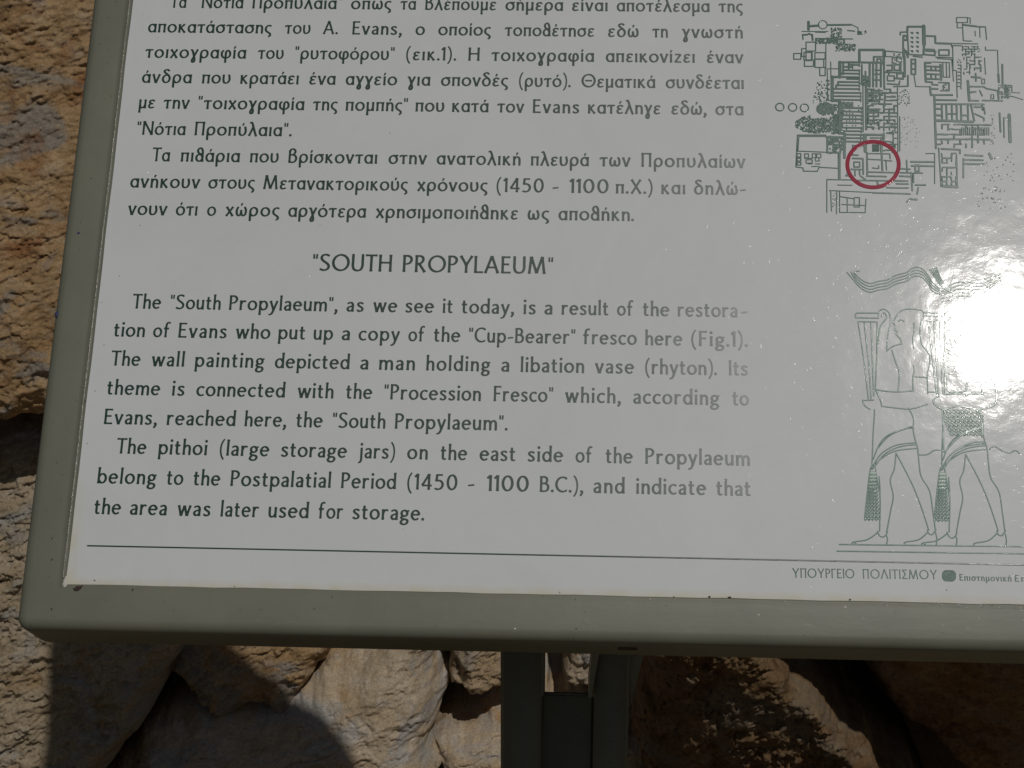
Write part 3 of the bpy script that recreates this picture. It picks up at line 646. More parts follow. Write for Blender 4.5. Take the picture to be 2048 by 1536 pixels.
ml(6, (1270, 1010), (1288, 1290)); ml(9, (1290, 1016), (1425, 1022), (1425, 1048)); ml(9, (1462, 1062), (1590, 1067)); ml(7, (1450, 1225), (1450, 1086)); ml(9, (1465, 1096), (1592, 1098)); ml(9, (1450, 1126), (1605, 1128)); ml(14, (1302, 1288), (1405, 1294)); ml(6, (1400, 1060), (1405, 1290)); maze(1295, 1050, 1400, 1275, 34, 34, 7, .66)
ml(7, (1035, 1100), (1038, 1180)); ml(9, (1068, 1110), (1232, 1112)); ml(9, (1072, 1140), (1236, 1142)); mr(8, 1098, 1135, 1125, 1178); ml(7, (985, 1160), (1060, 1165)); ml(7, (990, 1190), (1150, 1192)); ml(6, (590, 1212), (640, 1214)); ml(7, (640, 1246), (1042, 1250)); ml(4, (450, 1240), (640, 1243)); ml(3, (530, 1280), (640, 1282)); ml(3, (452, 1240), (452, 1480)); ml(3, (470, 1320), (790, 1335)); ml(7, (790, 1337), (1060, 1345)); ml(8, (1070, 1190), (1077, 1320)); ml(8, (1100, 1280), (1172, 1280)); ml(7, (1120, 1300), (1112, 1345)); ml(10, (1040, 1402), (1062, 1382), (1108, 1386)); ml(8, (985, 1215), (1060, 1218)); ml(8, (960, 1270), (1045, 1272)); ml(3, (1175, 1050), (1240, 1050), (1240, 1270)); ml(6, (890, 1300), (1050, 1302)); ml(7, (1085, 1200), (1085, 1260)); ml(8, (820, 1250), (825, 1280), (880, 1282))
ml(9, (745, 1045), (748, 1212)); ml(5, (745, 1050), (912, 1052), (915, 1088)); ml(5, (758, 1092), (850, 1096)); ml(9, (852, 1042), (858, 1172)); ml(7, (755, 1185), (952, 1190)); ml(8, (745, 1215), (885, 1218)); ml(5, (785, 1155), (830, 1160), (832, 1140)); ml(5, (870, 1100), (925, 1104)); ml(5, (885, 1110), (888, 1170)); ml(8, (640, 1085), (715, 1087), (718, 1200)); mr(6, 650, 1112, 692, 1148); ml(8, (632, 1165), (702, 1167)); ml(7, (658, 1168), (658, 1212)); ml(7, (690, 1168), (692, 1205)); ml(6, (640, 1060), (680, 1062)); ml(8, (700, 1215), (735, 1240)); ml(6, (640, 990), (720, 995)); ml(6, (640, 1000), (640, 1060))
ml(12, (725, 912), (868, 914), (868, 935)); ml(18, (732, 918), (733, 1032)); ml(15, (850, 938), (850, 1032)); ml(6, (770, 936), (832, 936)); ml(4, (700, 910), (700, 960))
for y in range(985, 1035, 8): ml(3, (785, y), (832, y))
ml(7, (890, 900), (940, 905)); ml(5, (935, 880), (940, 1000)); ml(6, (870, 960), (930, 965), (930, 1040)); maze(870, 850, 960, 1030, 40, 44, 6, .45)
ml(4, (445, 915), (237, 915), (226, 1148)); ml(3, (445, 925), (248, 925), (240, 1030)); ml(3.5, (240, 1032), (445, 1040)); ml(10, (447, 928), (580, 932))
for r in ((455, 935, 500, 962), (510, 935, 560, 962), (455, 975, 500, 1043), (512, 985, 552, 1043)): mr(9, *r)
speck(455, 925, 575, 1050, 60, 4, 8)
for r in ((235, 1050, 262, 1075), (235, 1084, 262, 1104), (235, 1114, 262, 1134), (290, 1052, 318, 1080), (345, 1052, 372, 1080), (378, 1052, 408, 1080), (300, 1095, 345, 1120)): mr(3.5, *r)
maze(290, 1085, 400, 1150, 26, 20, 3, .55); ml(4, (226, 1148), (278, 1155), (280, 1178), (382, 1180), (395, 1150), (535, 1158)); ml(3, (535, 1045), (537, 1230))
ml(3, (525, 1330), (522, 1490)); ml(3, (545, 1330), (545, 1480), (732, 1482), (738, 1382)); ml(4, (550, 1365), (650, 1380)); ml(3, (560, 1422), (735, 1430)); mr(4, 652, 1372, 690, 1440); ml(3, (600, 1380), (602, 1480)); ml(3, (480, 1325), (485, 1470)); speck(485, 1330, 520, 1440, 14, 1.5, 3)
speck(365, 660, 520, 770, 520, 3, 6, lambda x, y: ((x - 440) / 62) ** 2 + ((y - 722) / 46) ** 2 < 1)
speck(220, 740, 560, 905, 900, 2.5, 5, lambda x, y: ((x - 385) / 165) ** 2 + ((y - 835) / 66) ** 2 < 1 and (y > 790 or x < 330 or x > 480))
speck(490, 690, 570, 905, 260, 2.5, 5.5); speck(340, 510, 470, 680, 110, 2, 5, lambda x, y: x > 340 + (700 - y) * .25)
speck(560, 675, 640, 720, 60, 3, 6); speck(480, 130, 560, 250, 110, 2, 4.5); speck(520, 250, 660, 300, 110, 2, 5); speck(370, 205, 530, 245, 90, 3, 6); speck(680, 150, 740, 180, 24, 2, 4)
speck(745, 490, 760, 560, 20, 3, 6); speck(700, 480, 760, 560, 60, 3, 6); speck(750, 800, 960, 870, 60, 2, 4); speck(975, 580, 1060, 700, 50, 1.5, 3); speck(990, 780, 1130, 1000, 46, 1, 2.2)
speck(935, 320, 1000, 400, 40, 2, 5); speck(1650, 760, 1680, 1000, 22, 1.5, 3); speck(1600, 1050, 1850, 1260, 26, 1.5, 4); speck(1550, 1260, 1760, 1450, 30, 1.5, 4); ml(14, (1640, 1052), (1655, 1085)); speck(1400, 355, 1440, 395, 10, 2, 3); speck(570, 740, 700, 745, 8, 2, 3)
for y in (700, 732, 758, 785, 812, 845, 872):
    for x in range(575, 700, 22): 
        if rr.random() < .55: R1.dot(*zx((x, y)), 1.0)
R1.build('site_plan', M_INK_PLAN, 'finely drawn green ground plan of a ruin', .00022, .00024)
ring_ = Raster(1680, 265, 1815, 392, .8)
ring_.line([(1530 + (790 + 188 * math.cos(a)) / 3.656, 20 + (1130 + 167 * math.sin(a)) / 3.656) for a in np.linspace(0, 2 * math.pi, 60)], 27 / 3.656)
ring_.build('marker_ring', M_RED, 'crimson ring drawn on the plan', top=.0003)
# rules ---------------------------------------------------------------------
def rule(pts, w, mat=M_INK):
    r = Raster(min(p[0] for p in pts) - 4, min(p[1] for p in pts) - 4, max(p[0] for p in pts) + 4, max(p[1] for p in pts) + 4, .8); r.line(pts, w)
    r.build('ruled_line', mat)
rule([(175, 1091.5), (2480, 1139)], 2.3, M_INK)
# emblem --------------------------------------------------------------------
em = Raster(1880, 1136, 1916, 1168, .5)
em.line([(1893, 1149), (1903, 1149.3)], 17); em.line([(1893, 1154), (1903, 1154.2)], 17)
em.cut([(1890, 1146), (1897, 1144.5), (1903, 1147)], 1.3)
em.cut([(1898, 1151), (1902, 1150), (1903, 1154), (1898, 1157), (1893, 1154)], 1.2); em.cut([(1889, 1158), (1895, 1160), (1900, 1160)], 1.2)
em.build('emblem', inkmat('emblem_green', (.03, .12, .09), spec=.2), 'small square green emblem')

# line drawing of two walking figures -----------------------------------------
R2 = Raster(1660, 525, 2110, 1112, .55)
z6 = lambda p: (1640 + p[0] / 4.799, 500 + p[1] / 4.799)
z7 = lambda p: (1640 + p[0] / 4.042, 800 + p[1] / 4.042)
def d6(w, *p, sm=True): R2.line([z6(q) for q in (spline(list(p), 5) if sm and len(p) > 2 else p)], w)
def d7(w, *p, sm=True): R2.line([z7(q) for q in (spline(list(p), 5) if sm and len(p) > 2 else p)], w)
TH = 1.15
def sh(pts, dx, dy): return [(x + dx, y + dy) for x, y in pts]
def figure(dx, dy, k2):
    a = lambda w, *p, sm=True: d7(w, *sh(p, dx, dy), sm=sm)
    a(TH, (615, 430), (600, 560), (568, 650), (592, 780), (570, 900), (540, 1065)); a(TH, (478, 620), (487, 790), (482, 1060))
    a(TH, (465, 1060), (480, 1095), (505, 1108), (530, 1095), (545, 1068)); a(TH, (462, 1075), (380, 1130), (270, 1148), (262, 1168)); a(TH, (540, 1100), (545, 1130), (538, 1168)); a(TH, (270, 1148), (290, 1160))
    a(TH, (615, 430), (740, 670), (820, 870), (878, 1050)); a(TH, (790, 390), (800, 500), (818, 620), (885, 735), (912, 900), (932, 1050))
    a(TH, (868, 1052), (880, 1080), (908, 1088), (938, 1048)); a(TH, (872, 1068), (800, 1128), (690, 1150), (686, 1168)); a(TH, (935, 1075), (945, 1125), (940, 1168))
    a(TH, (425, 560), (470, 495), (600, 415), (790, 390)); a(TH, (430, 530), (500, 430), (620, 365), (775, 345)); a(TH, (440, 545), (520, 440), (640, 380), (780, 360)); a(TH * .8, (430, 480), (480, 360), (560, 280), (755, 210))
    a(TH * .8, (460, 400), (560, 290), (700, 232), (760, 228)); a(TH, (420, 560), (428, 300), (438, 150), (440, 80)); a(TH, (715, 65), (755, 150), (755, 260), (790, 390))
    a(TH, (425, 520), (400, 600), (360, 960)); a(TH, (440, 520), (458, 620), (485, 790), (485, 960))
    n = 13
    for i in range(n):                            # netted tassel
        t0 = i / n; y = 590 + 370 * t0; xl = 405 - 45 * t0; xr = 452 + 33 * t0
        for j in range(4):
            u0 = j / 4; xa = xl + (xr - xl) * u0; xb = xl + (xr - xl) * (u0 + .25)
            a(TH * .75, (xa, y), ((xa + xb) / 2, y + 24), (xb, y + 2), sm=True)
            a(TH * .6, ((xa + xb) / 2, y + 24), (xa, y + 44), sm=False)
        if t0 < .35: a(5 - 9 * t0, (xl + 8, y), (xr - 8, y), sm=False)
    for j in range(6): R2.dot(*z7((365 + 22 * j + dx, 962 + dy)), 1.7)
figure(0, 0, 0); figure(562, 8, 1)
d7(TH, (800, 445), (870, 440), (930, 405), (1000, 412)); d7(TH, (1370, 400), (1410, 375), (1470, 410), (1530, 428), (1580, 408), (1612, 432))
d7(TH * 1.2, (158, 1168), (1900, 1189), sm=False); d7(TH * 1.2, (138, 1222), (1900, 1247), sm=False)
def upper(dx, dy, w):
    a = lambda *p, sm=True, k=1.0: d6(w * k, *sh(p, dx, dy), sm=sm)
    a((335, 635), (350, 605), (560, 605), sm=False); a((340, 650), (560, 655), sm=False); a((365, 688), (545, 690), sm=False)
    a((365, 690), (420, 1050), (465, 1440), sm=False); a((425, 700), (470, 1100), (490, 1440), sm=False, k=1.3); a((490, 700), (505, 1100), (515, 1400), sm=False, k=1.3); a((548, 700), (545, 1000), (530, 1350), sm=False)
    a((560, 640), (570, 585), (620, 570), (665, 610), (675, 700), (650, 820), (640, 950)); a((590, 640), (615, 600), (640, 650), (600, 700), (570, 760), (560, 900))
    a((700, 700), (730, 640), (780, 585), (860, 565), (980, 585), (990, 640)); a((705, 700), (724, 738), (714, 762), (738, 785), (732, 812), (768, 850), (785, 900)); a((785, 900), (700, 925), (640, 970)); a((750, 685), (780, 670), (805, 685)); a((900, 700), (905, 780), (890, 860), (900, 950))
    a((985, 640), (960, 760), (975, 900), (1040, 990), (1055, 1080), (1030, 1200), (1035, 1380)); a((690, 960), (720, 1060), (760, 1180), (750, 1350)); a((895, 1110), (905, 1170), (890, 1230), (895, 1350)); a((895, 1215), (1020, 1225), sm=False)
    a((540, 1340), (620, 1355), (760, 1362), (900, 1350)); a((410, 1440), (425, 1490), (480, 1530)); a((415, 1445), (515, 1440), sm=False); a((590, 1500), (760, 1520), (880, 1525), (1030, 1480)); a((530, 1340), (570, 1420), (595, 1500))
upper(0, 0, 1.2); 
UB = 650
d6(2.1, (1000, 600), (1190, 605), sm=False); d6(2.1, (1010, 632), (1190, 636), sm=False); d6(1.8, (1020, 680), (1160, 672), sm=False)
for xa, xb in ((1040, 1120), (1095, 1140), (1150, 1180), (1200, 1200)): d6(2.2, (xa, 690), (xb, 1380), sm=False)
d6(2.2, (1195, 640), (1215, 585), (1265, 575), (1320, 620), (1330, 760), (1390, 880)); d6(1.8, (1240, 640), (1290, 680), (1300, 750), (1210, 780), (1190, 850), (1260, 930), (1380, 920)); d6(1.8, (1350, 700), (1420, 610), (1480, 575), (1580, 590)); d6(1.8, (1360, 720), (1400, 745), (1470, 740), (1510, 680)); d6(1.8, (1240, 900), (1270, 820), (1300, 880), (1330, 910))
d6(2.2, (1200, 930), (1300, 1000), (1430, 1080), (1490, 1140), (1660, 1150)); d6(2.2, (1230, 985), (1330, 1040), (1430, 1110), (1500, 1165)); d6(2.4, (1195, 985), (1200, 1180), (1220, 1340), (1300, 1365), (1395, 1350), (1415, 1270), (1480, 1200), (1540, 1185), (1640, 1210)); d6(2, (1230, 1120), (1300, 1110), (1280, 1180), (1240, 1190))
d6(2.2, (1200, 1380), (1400, 1385), (1560, 1380)); d6(2.2, (1400, 1400), (1480, 1370), (1560, 1385)); d6(2.2, (1530, 1200), (1545, 1300), (1560, 1380)); d6(2.4, (1640, 1230), (1690, 1320), (1680, 1480), (1530, 1525), (1320, 1500), (1190, 1530), (1110, 1490), (1090, 1440), (1140, 1400)); d6(2, (1040, 1360), (1130, 1370), sm=False)
for i in range(6):
    for j in range(9):
        x = 1000 + j * 34 + (i % 2) * 17; y = 90 + i * 36 + 0
        if x < 1300 and (x - 1000) > (i - 3) * 18: d7(1.5, (x, y), (x + 14, y - 13), (x + 30, y + 4)); d7(1.3, (x, y), (x + 12, y + 16), (x + 26, y + 12))
d7(1.7, (990, 70), (1000, 420)); d7(1.6, (1300, 70), (1310, 200), (1310, 300)); d7(1.6, (1320, 215), (1200, 250), (1100, 320), (1010, 420)); d7(1.6, (1330, 340), (1230, 345), (1110, 400), (1050, 450))
# wavy ribbon above
for off, cut_ in ((0, 0), (28, 0), (56, 0), (84, 1)):
    p = [(260 + off * 1.4, 215 - off * .15), (330, 300 - off), (400, 372 - off), (480, 405 - off), (560, 385 - off), (640, 372 - off), (700, 340 - off), (760, 318 - off), (830, 300 - off), (880, 262 - off), (930, 250 - off), (990, 270 - off), (1040, 330 - off), (1080, 395 - off), (1150, 425 - off * .6)]
    d6(1.15, *p)
for off in (0, 28, 56, 84, 110):
    d6(1.4, (1050 + off * .6, 190 - off * .2), (1100 + off * .5, 260), (1150 + off * .4, 330), (1215 + off * .25, 385 - off * .2), (1250, 400 - off * .3))
    d6(1.4, (1170, 440 - off * 1.2 + 60), (1260, 470 - off * 1.25), (1340, 440 - off * 1.2), (1420, 445 - off * 1.2), (1480, 410 - off * 1.1), (1560, 405 - off * 1.1), (1640, 360 - off * .9), (1730, 300 - off * .6))
R2.build('line_drawing', M_INK_THIN, 'thin green line drawing of two walking figures under a wavy ribbon', .00028, .0003)

# scratches and dust on the sheet --------------------------------------------
SV = []; SF = []
def sliver(cx, cy, L_, w, ang, h=.00006):
    n0 = len(SV); ca, sa = math.cos(ang), math.sin(ang); m = 5; bend = RNG.normal(0, .10)
    for i in range(m):
        t = i / (m - 1) - .5; k = math.sqrt(max(.05, 1 - (2 * t) ** 2))
        for s_, z in ((-1, .00001), (0, h * k), (1, .00001)):
            x = t * L_; y = s_ * w * .5 * k + bend * t * t * L_
            SV.append((cx + x * ca - y * sa, cy + x * sa + y * ca, z + .0001 * 0))
    for i in range(m - 1):
        for s_ in (0, 1):
            a = n0 + i * 3 + s_; SF.append((a, a + 3, a + 4, a + 1))
hl = on_sheet(2010, 670)[:2]
for _ in range(3400):
    r = abs(RNG.normal(0, .085)) + .01; th = RNG.uniform(0, 2 * math.pi)
    x, y = hl[0] + r * math.cos(th) * 1.1, hl[1] + r * math.sin(th) * 1.15
    if not (X0 + .01 < x < X1 - .01 and Y0 + .004 < y < Y1 - .01): continue
    ang = th + math.pi / 2 + RNG.normal(0, .22) if RNG.random() < .6 else RNG.uniform(0, math.pi)
    sliver(x, y, RNG.uniform(.0006, .0045) * (1.6 if RNG.random() < .1 else 1), RNG.uniform(.00012, .00028), ang)
for _ in range(160):
    sliver(RNG.uniform(X0 + .02, X1 - .02), RNG.uniform(Y0 + .01, Y1 - .02), RNG.uniform(.0005, .003), .00022, RNG.uniform(0, math.pi))
so = mesh_obj('scratch', np.array(SV), [f[::-1] for f in SF], M_SCR, sheet, True, kind='stuff')
# little flecks of dirt, paint drops and chipped spots ------------------------
def blob(name, x, y, r, mat, parent, z, asp=1.0, ang=0, h=.0003, rough=.3, label=None):
    p = on_sheet(x, y)[:2]; n = 14; V = []; ca, sa = math.cos(ang), math.sin(ang)
    rads = [1 + RNG.uniform(-rough, rough) for _ in range(n)]
    for k, (q, zz) in enumerate(((1, 0), (.8, h), )):
        for i in range(n):
            a = 2 * math.pi * i / n; u, v = math.cos(a) * r * rads[i] * q, math.sin(a) * r * rads[i] * q * asp
            V.append((u * ca - v * sa, u * sa + v * ca, zz))
    V.append((0, 0, h))
    Fc = [(i, (i + 1) % n, n + (i + 1) % n, n + i) for i in range(n)] + [(n + i, n + (i + 1) % n, 2 * n) for i in range(n)]
    o = mesh_obj(name, V, Fc, mat, parent, True, label); o.location = (p[0], p[1], z); return o
for x, y, r, asp, ang in ((157, 1177, .0034, .5, .35), (266, 1180, .0009, .6, 1.2), (1459, 1195.5, .0013, .5, 0), (1419, 1193.5, .0009, .4, 0), (1700, 1199, .0008, .4, 0), (104, 1219, .0007, 1, 0)):
    blob('paint_chip', x, y, r, M_CHIP, frame, .00085, asp, ang, .00025)
blob('paint_drop', 158, 467, .0014, M_BLUE, frame, .00085, .7, .3); blob('paint_drop', 113, 628, .0015, M_BLUE, frame, -.0005, 1.6, 0, .0006)
for x, y in ((190, 1160), (470, 1171), (1120, 1184), (1030, 1258), (1300, 1199), (1348, 1193), (1517, 1230), (1690, 1215), (2040, 1217)):
    blob('dust_fleck', x, y, RNG.uniform(.0005, .0009), M_DUST, frame, .0009, RNG.uniform(.4, 1), RNG.uniform(0, 3))
for x, y in ((287, 30), (239, 552), (203, 605), (197, 696), (190, 782), (316, 75), (280, 451), (1893, 1180), (806, 1058), (780, 266), (175, 887), (640, 450), (208, 690)):
    blob('dirt_fleck', x, y, RNG.uniform(.00025, .0005), M_CHIP, sheet, .00001, .7, RNG.uniform(0, 3), .0001)
blob('worn_edge', 131, 1164, .0014, M_DUST, frame, .0006, 2.2, 0, .0005, .5)
V, Fc = box(-.0065, .0065, -.0003, .0003, -.004, .004)
sl = mesh_obj('drain_slot', V, Fc, M_CHIP, frame); sl.location = (on_sheet(1257, 1262)[0], Y0 - FW - .0001, -.022)  # dark box on the underside, its colour stands for the shade inside the hole
M_NICK, n_, b_ = newmat('worn_glossy_paint'); n_.links.new(mix(n_, noise(n_, 900, 3), (.30, .31, .26), (.42, .42, .37)), b_.inputs['Base Color']); b_.inputs['Roughness'].default_value = .2
# bright nicks along the rail and the rounded lip of paint at the left edge of the sheet
SV = []; SF = []
for _ in range(64):
    px_ = 2080 - abs(RNG.normal(0, 210)); q = on_sheet(px_, 1196 + (px_ - 1560) * .02 + abs(RNG.normal(0, 3)) + 5)[:2]
    if RNG.random() < .25: q = on_sheet(px_, RNG.uniform(1210, 1262))[:2]
    sliver(q[0], q[1], RNG.uniform(.0006, .004), RNG.uniform(.00018, .0004), RNG.normal(0, .35), .00010)
nk = mesh_obj('nick', np.array(SV) + [0, 0, .0010], [f[::-1] for f in SF], M_NICK, frame, True, kind='stuff')
M_LIP, n_, b_ = newmat('glossy_paint_lip'); v_ = objvec(n_)
n_.links.new(mix(n_, noise(n_, 300, 3, .5, v_), (.20, .205, .16), (.27, .27, .22)), b_.inputs['Base Color']); b_.inputs['Roughness'].default_value = .16
n_.links.new(bump(n_, noise(n_, 700, 3, .6, v_), 1, .00025), b_.inputs['Normal'])
V = []; Fc = []; m_ = 160
for i in range(m_ + 1):
    y = Y0 + .004 + (Y1 - Y0 - .008) * i / m_; w_ = .00012 * math.sin(i * .9) + .0001 * math.sin(i * 2.3 + 1)
    for k in range(8):
        a = 2 * math.pi * k / 8; V.append((X0 - .0019 + w_ + .00075 * math.cos(a), y, .0014 + .00075 * math.sin(a)))
for i in range(m_):
    for k in range(8): Fc.append((i * 8 + k, i * 8 + (k + 1) % 8, i * 8 + 8 + (k + 1) % 8, i * 8 + 8 + k))
mesh_obj('inner_lip', np.array(V), [f for f in Fc], M_LIP, frame, True)
# support --------------------------------------------------------------------
def to_panel(w): return PW.T @ np.array(w)
tp = on_sheet(1000, 1312, -.030); tq = on_sheet(1262, 1312, -.030)
wx0, wx1 = tp[0], tq[0]
ptop = PW @ np.array([0, Y0 - .012, -.030])       # world height / depth where the post meets the tray
ytop, ztop = ptop[1], ptop[2]
def wbox(name, x0, x1, y0, y1, z0, z1, mat, parent, bev=.003, skew=0):
    me = bpy.data.meshes.new(name); bm = bmesh.new()
    vs = [bm.verts.new((x + (skew if z == z1 else 0) * 1, y, z)) for z in (z0, z1) for y in (y0, y1) for x in (x0, x1)]
    for f in ((0, 2, 3, 1), (4, 5, 7, 6), (0, 1, 5, 4), (2, 6, 7, 3), (0, 4, 6, 2), (1, 3, 7, 5)): bm.faces.new([vs[i] for i in f])
    bmesh.ops.bevel(bm, geom=list(bm.edges), offset=bev, segments=3, affect='EDGES')
    bm.to_mesh(me); bm.free(); me.materials.append(mat)
    me.transform(Matrix(mw.to_3x3()).inverted().to_4x4())
    for p in me.polygons: p.use_smooth = True
    o = bpy.data.objects.new(name, me); COL.objects.link(o); o.parent = parent; return o
GZ = -1.62
def at_depth(px, py, yw):                         # world point at world depth yw
    d = PW @ ray(px, py); q = (yw - CW[1]) / d[1]; return CW + q * d
yf = ytop + .115
xa = at_depth(1001, 1420, yf)[0]; xb = at_depth(1088, 1360, yf)[0]; xc = at_depth(1184, 1360, yf)[0]; xd = at_depth(1258, 1420, yf)[0]
zs = at_depth(1130, 1393, yf)[2]
post = wbox('post_upright', xa, xb, yf, yf + .045, GZ, ztop + .165, M_POST, sign)
wbox('post_upright', xc, xd, yf, yf + .045, GZ, ztop + .165, M_POST, sign)
wbox('post_web', xb - .004, xc + .004, yf + .003, yf + .008, GZ, zs, M_POST, sign, .0015)
# triangular gusset on the right, between post and tray
def prism(name, pts, y0, y1, mat, parent):
    V = [(x, y0, z) for x, z in pts] + [(x, y1, z) for x, z in pts]; n = len(pts)
    Fc = [tuple(range(n)), tuple(range(2 * n - 1, n - 1, -1))] + [(i, i + n, (i + 1) % n + n, (i + 1) % n) for i in range(n)]
    V = [tuple(PW.T @ np.array(v)) for v in V]; return mesh_obj(name, V, Fc, mat, parent)
ga = at_depth(1305, 1306, yf + .012); gb = at_depth(1262, 1402, yf + .012)
prism('gusset', [(xd - .004, ga[2] + .05), (ga[0] + .004, ga[2] + .05), (gb[0], gb[2])], yf + .010, yf + .034, M_PAINT, sign)
gc_ = at_depth(1214, 1306, yf + .012); gd = at_depth(1180, 1376, yf + .012)
ge = at_depth(1190, 1300, yf - .003); prism('gusset', [(ge[0], ga[2] + .05), (gc_[0], ga[2] + .05), (gd[0] + .001, gd[2]), (gd[0] - .0015, gd[2])], yf - .003, yf + .03, M_PAINT, sign)

# ------------------------------------------------------------------ ground
GN = 60
V = [(x, y, GZ) for y in np.linspace(-6, 6, 2) for x in np.linspace(-8, 8, 2)]
g_ = mesh_obj('ground', [(-60, -60, GZ), (60, -60, GZ), (60, 60, GZ), (-60, 60, GZ)], [(0, 1, 2, 3)], M_GROUND, kind='structure')

# ------------------------------------------------------------------ rubble wall
def _h(ix, iy, s):
    n = (ix.astype(np.int64) * 374761393 + iy.astype(np.int64) * 668265263 + s * 1274126177) & 0xffffffff
    n = ((n ^ (n >> 13)) * 1274126177) & 0xffffffff; return n ^ (n >> 16)
def perlin(x, y, s=0):
    xi = np.floor(x); yi = np.floor(y); fx = x - xi; fy = y - yi; xi = xi.astype(int); yi = yi.astype(int)
    def g(ix, iy, dx, dy):
        a = (_h(ix, iy, s) & 1023) / 1024 * 2 * np.pi; return np.cos(a) * dx + np.sin(a) * dy
    u = fx ** 3 * (fx * (fx * 6 - 15) + 10); v = fy ** 3 * (fy * (fy * 6 - 15) + 10)
    a = g(xi, yi, fx, fy); b = g(xi + 1, yi, fx - 1, fy); c = g(xi, yi + 1, fx, fy - 1); d = g(xi + 1, yi + 1, fx - 1, fy - 1)
    return ((a * (1 - u) + b * u) * (1 - v) + (c * (1 - u) + d * u) * v) * 1.5
def fbm(x, y, oct_=5, s=0, gain=.5, ridge=False):
    o = 0; a = 1; t = 0
    for k in range(oct_):
        n = perlin(x, y, s + k)
        if ridge: n = .5 - np.abs(n)
        o = o + a * n; t += a; a *= gain; x = x * 2.03 + 7.1; y = y * 2.03 - 3.3
    return o / t
def perlin3(x, y, z, s=0):
    zi = np.floor(z); fz = z - zi; zi = zi.astype(int); w = fz ** 3 * (fz * (fz * 6 - 15) + 10)
    xi = np.floor(x); yi = np.floor(y); fx = x - xi; fy = y - yi; xi = xi.astype(int); yi = yi.astype(int)
    u = fx ** 3 * (fx * (fx * 6 - 15) + 10); v = fy ** 3 * (fy * (fy * 6 - 15) + 10)
    def g(dx, dy, dz):
        h = _h(xi + dx + (zi + dz) * 57, yi + dy + (zi + dz) * 113, s); a = (h & 1023) / 1024 * 2 * np.pi; c = ((h >> 10) & 1023) / 512 - 1; q = np.sqrt(1 - c * c)
        return (np.cos(a) * (fx - dx) + np.sin(a) * (fy - dy)) * q + c * (fz - dz)
    def pl(dz): return (g(0, 0, dz) * (1 - u) + g(1, 0, dz) * u) * (1 - v) + (g(0, 1, dz) * (1 - u) + g(1, 1, dz) * u) * v
    return (pl(0) * (1 - w) + pl(1) * w) * 1.6
def fbm3(x, y, z, oct_=5, s=0, gain=.5):
    o = 0; a = 1; t = 0
    for k in range(oct_):
        o = o + a * perlin3(x, y, z, s + k); t += a; a *= gain; x = x * 2.03 + 7.1; y = y * 2.03 - 3.3; z = z * 2.03 + 1.7
    return o / t
def facets(x, y, s, tilt=1.0):
    """worley cells, each a flat plane of its own height and slope: broken stone"""
    xi = np.floor(x).astype(int); yi = np.floor(y).astype(int)
    best = np.full(x.shape, 9.); out = np.zeros(x.shape); sec = np.full(x.shape, 9.)
    for dx in (-1, 0, 1):
        for dy in (-1, 0, 1):
            cx, cy = xi + dx, yi + dy
            px = cx + (_h(cx, cy, s) & 1023) / 1024; py = cy + (_h(cx, cy, s + 1) & 1023) / 1024
            d = np.hypot(x - px, y - py)
            hh = ((_h(cx, cy, s + 2) & 1023) / 1024 - .5); a = ((_h(cx, cy, s + 3) & 1023) / 1024 - .5) * tilt; b = ((_h(cx, cy, s + 4) & 1023) / 1024 - .5) * tilt
            val = hh + a * (x - px) + b * (y - py)
            m = d < best; sec = np.where(m, best, np.minimum(sec, d)); out = np.where(m, val, out); best = np.where(m, d, best)
    return out, np.clip((sec - best) * 2.5, 0, 1)
wall = empty('rubble_wall', 'rough wall of golden and pale undressed stones behind the sign', 'wall')
wall.location = (0.3, WALL_Y, GZ)
def poly_sdf(px, py, poly):
    d = np.full(px.shape, 1e9); ins = np.zeros(px.shape, bool); n = len(poly)
    for i in range(n):
        (x0, y0), (x1, y1) = poly[i], poly[(i + 1) % n]; ex, ey = x1 - x0, y1 - y0
        t = np.clip(((px - x0) * ex + (py - y0) * ey) / (ex * ex + ey * ey + 1e-12), 0, 1)
        d = np.minimum(d, np.hypot(px - x0 - t * ex, py - y0 - t * ey))
        c = ((y0 > py) != (y1 > py)) & (px < ex * (py - y0) / (ey + 1e-12 * (ey == 0) + 0) + x0) if abs(ey) > 1e-12 else np.zeros(px.shape, bool)
        ins ^= c
    return np.where(ins, d, -d)
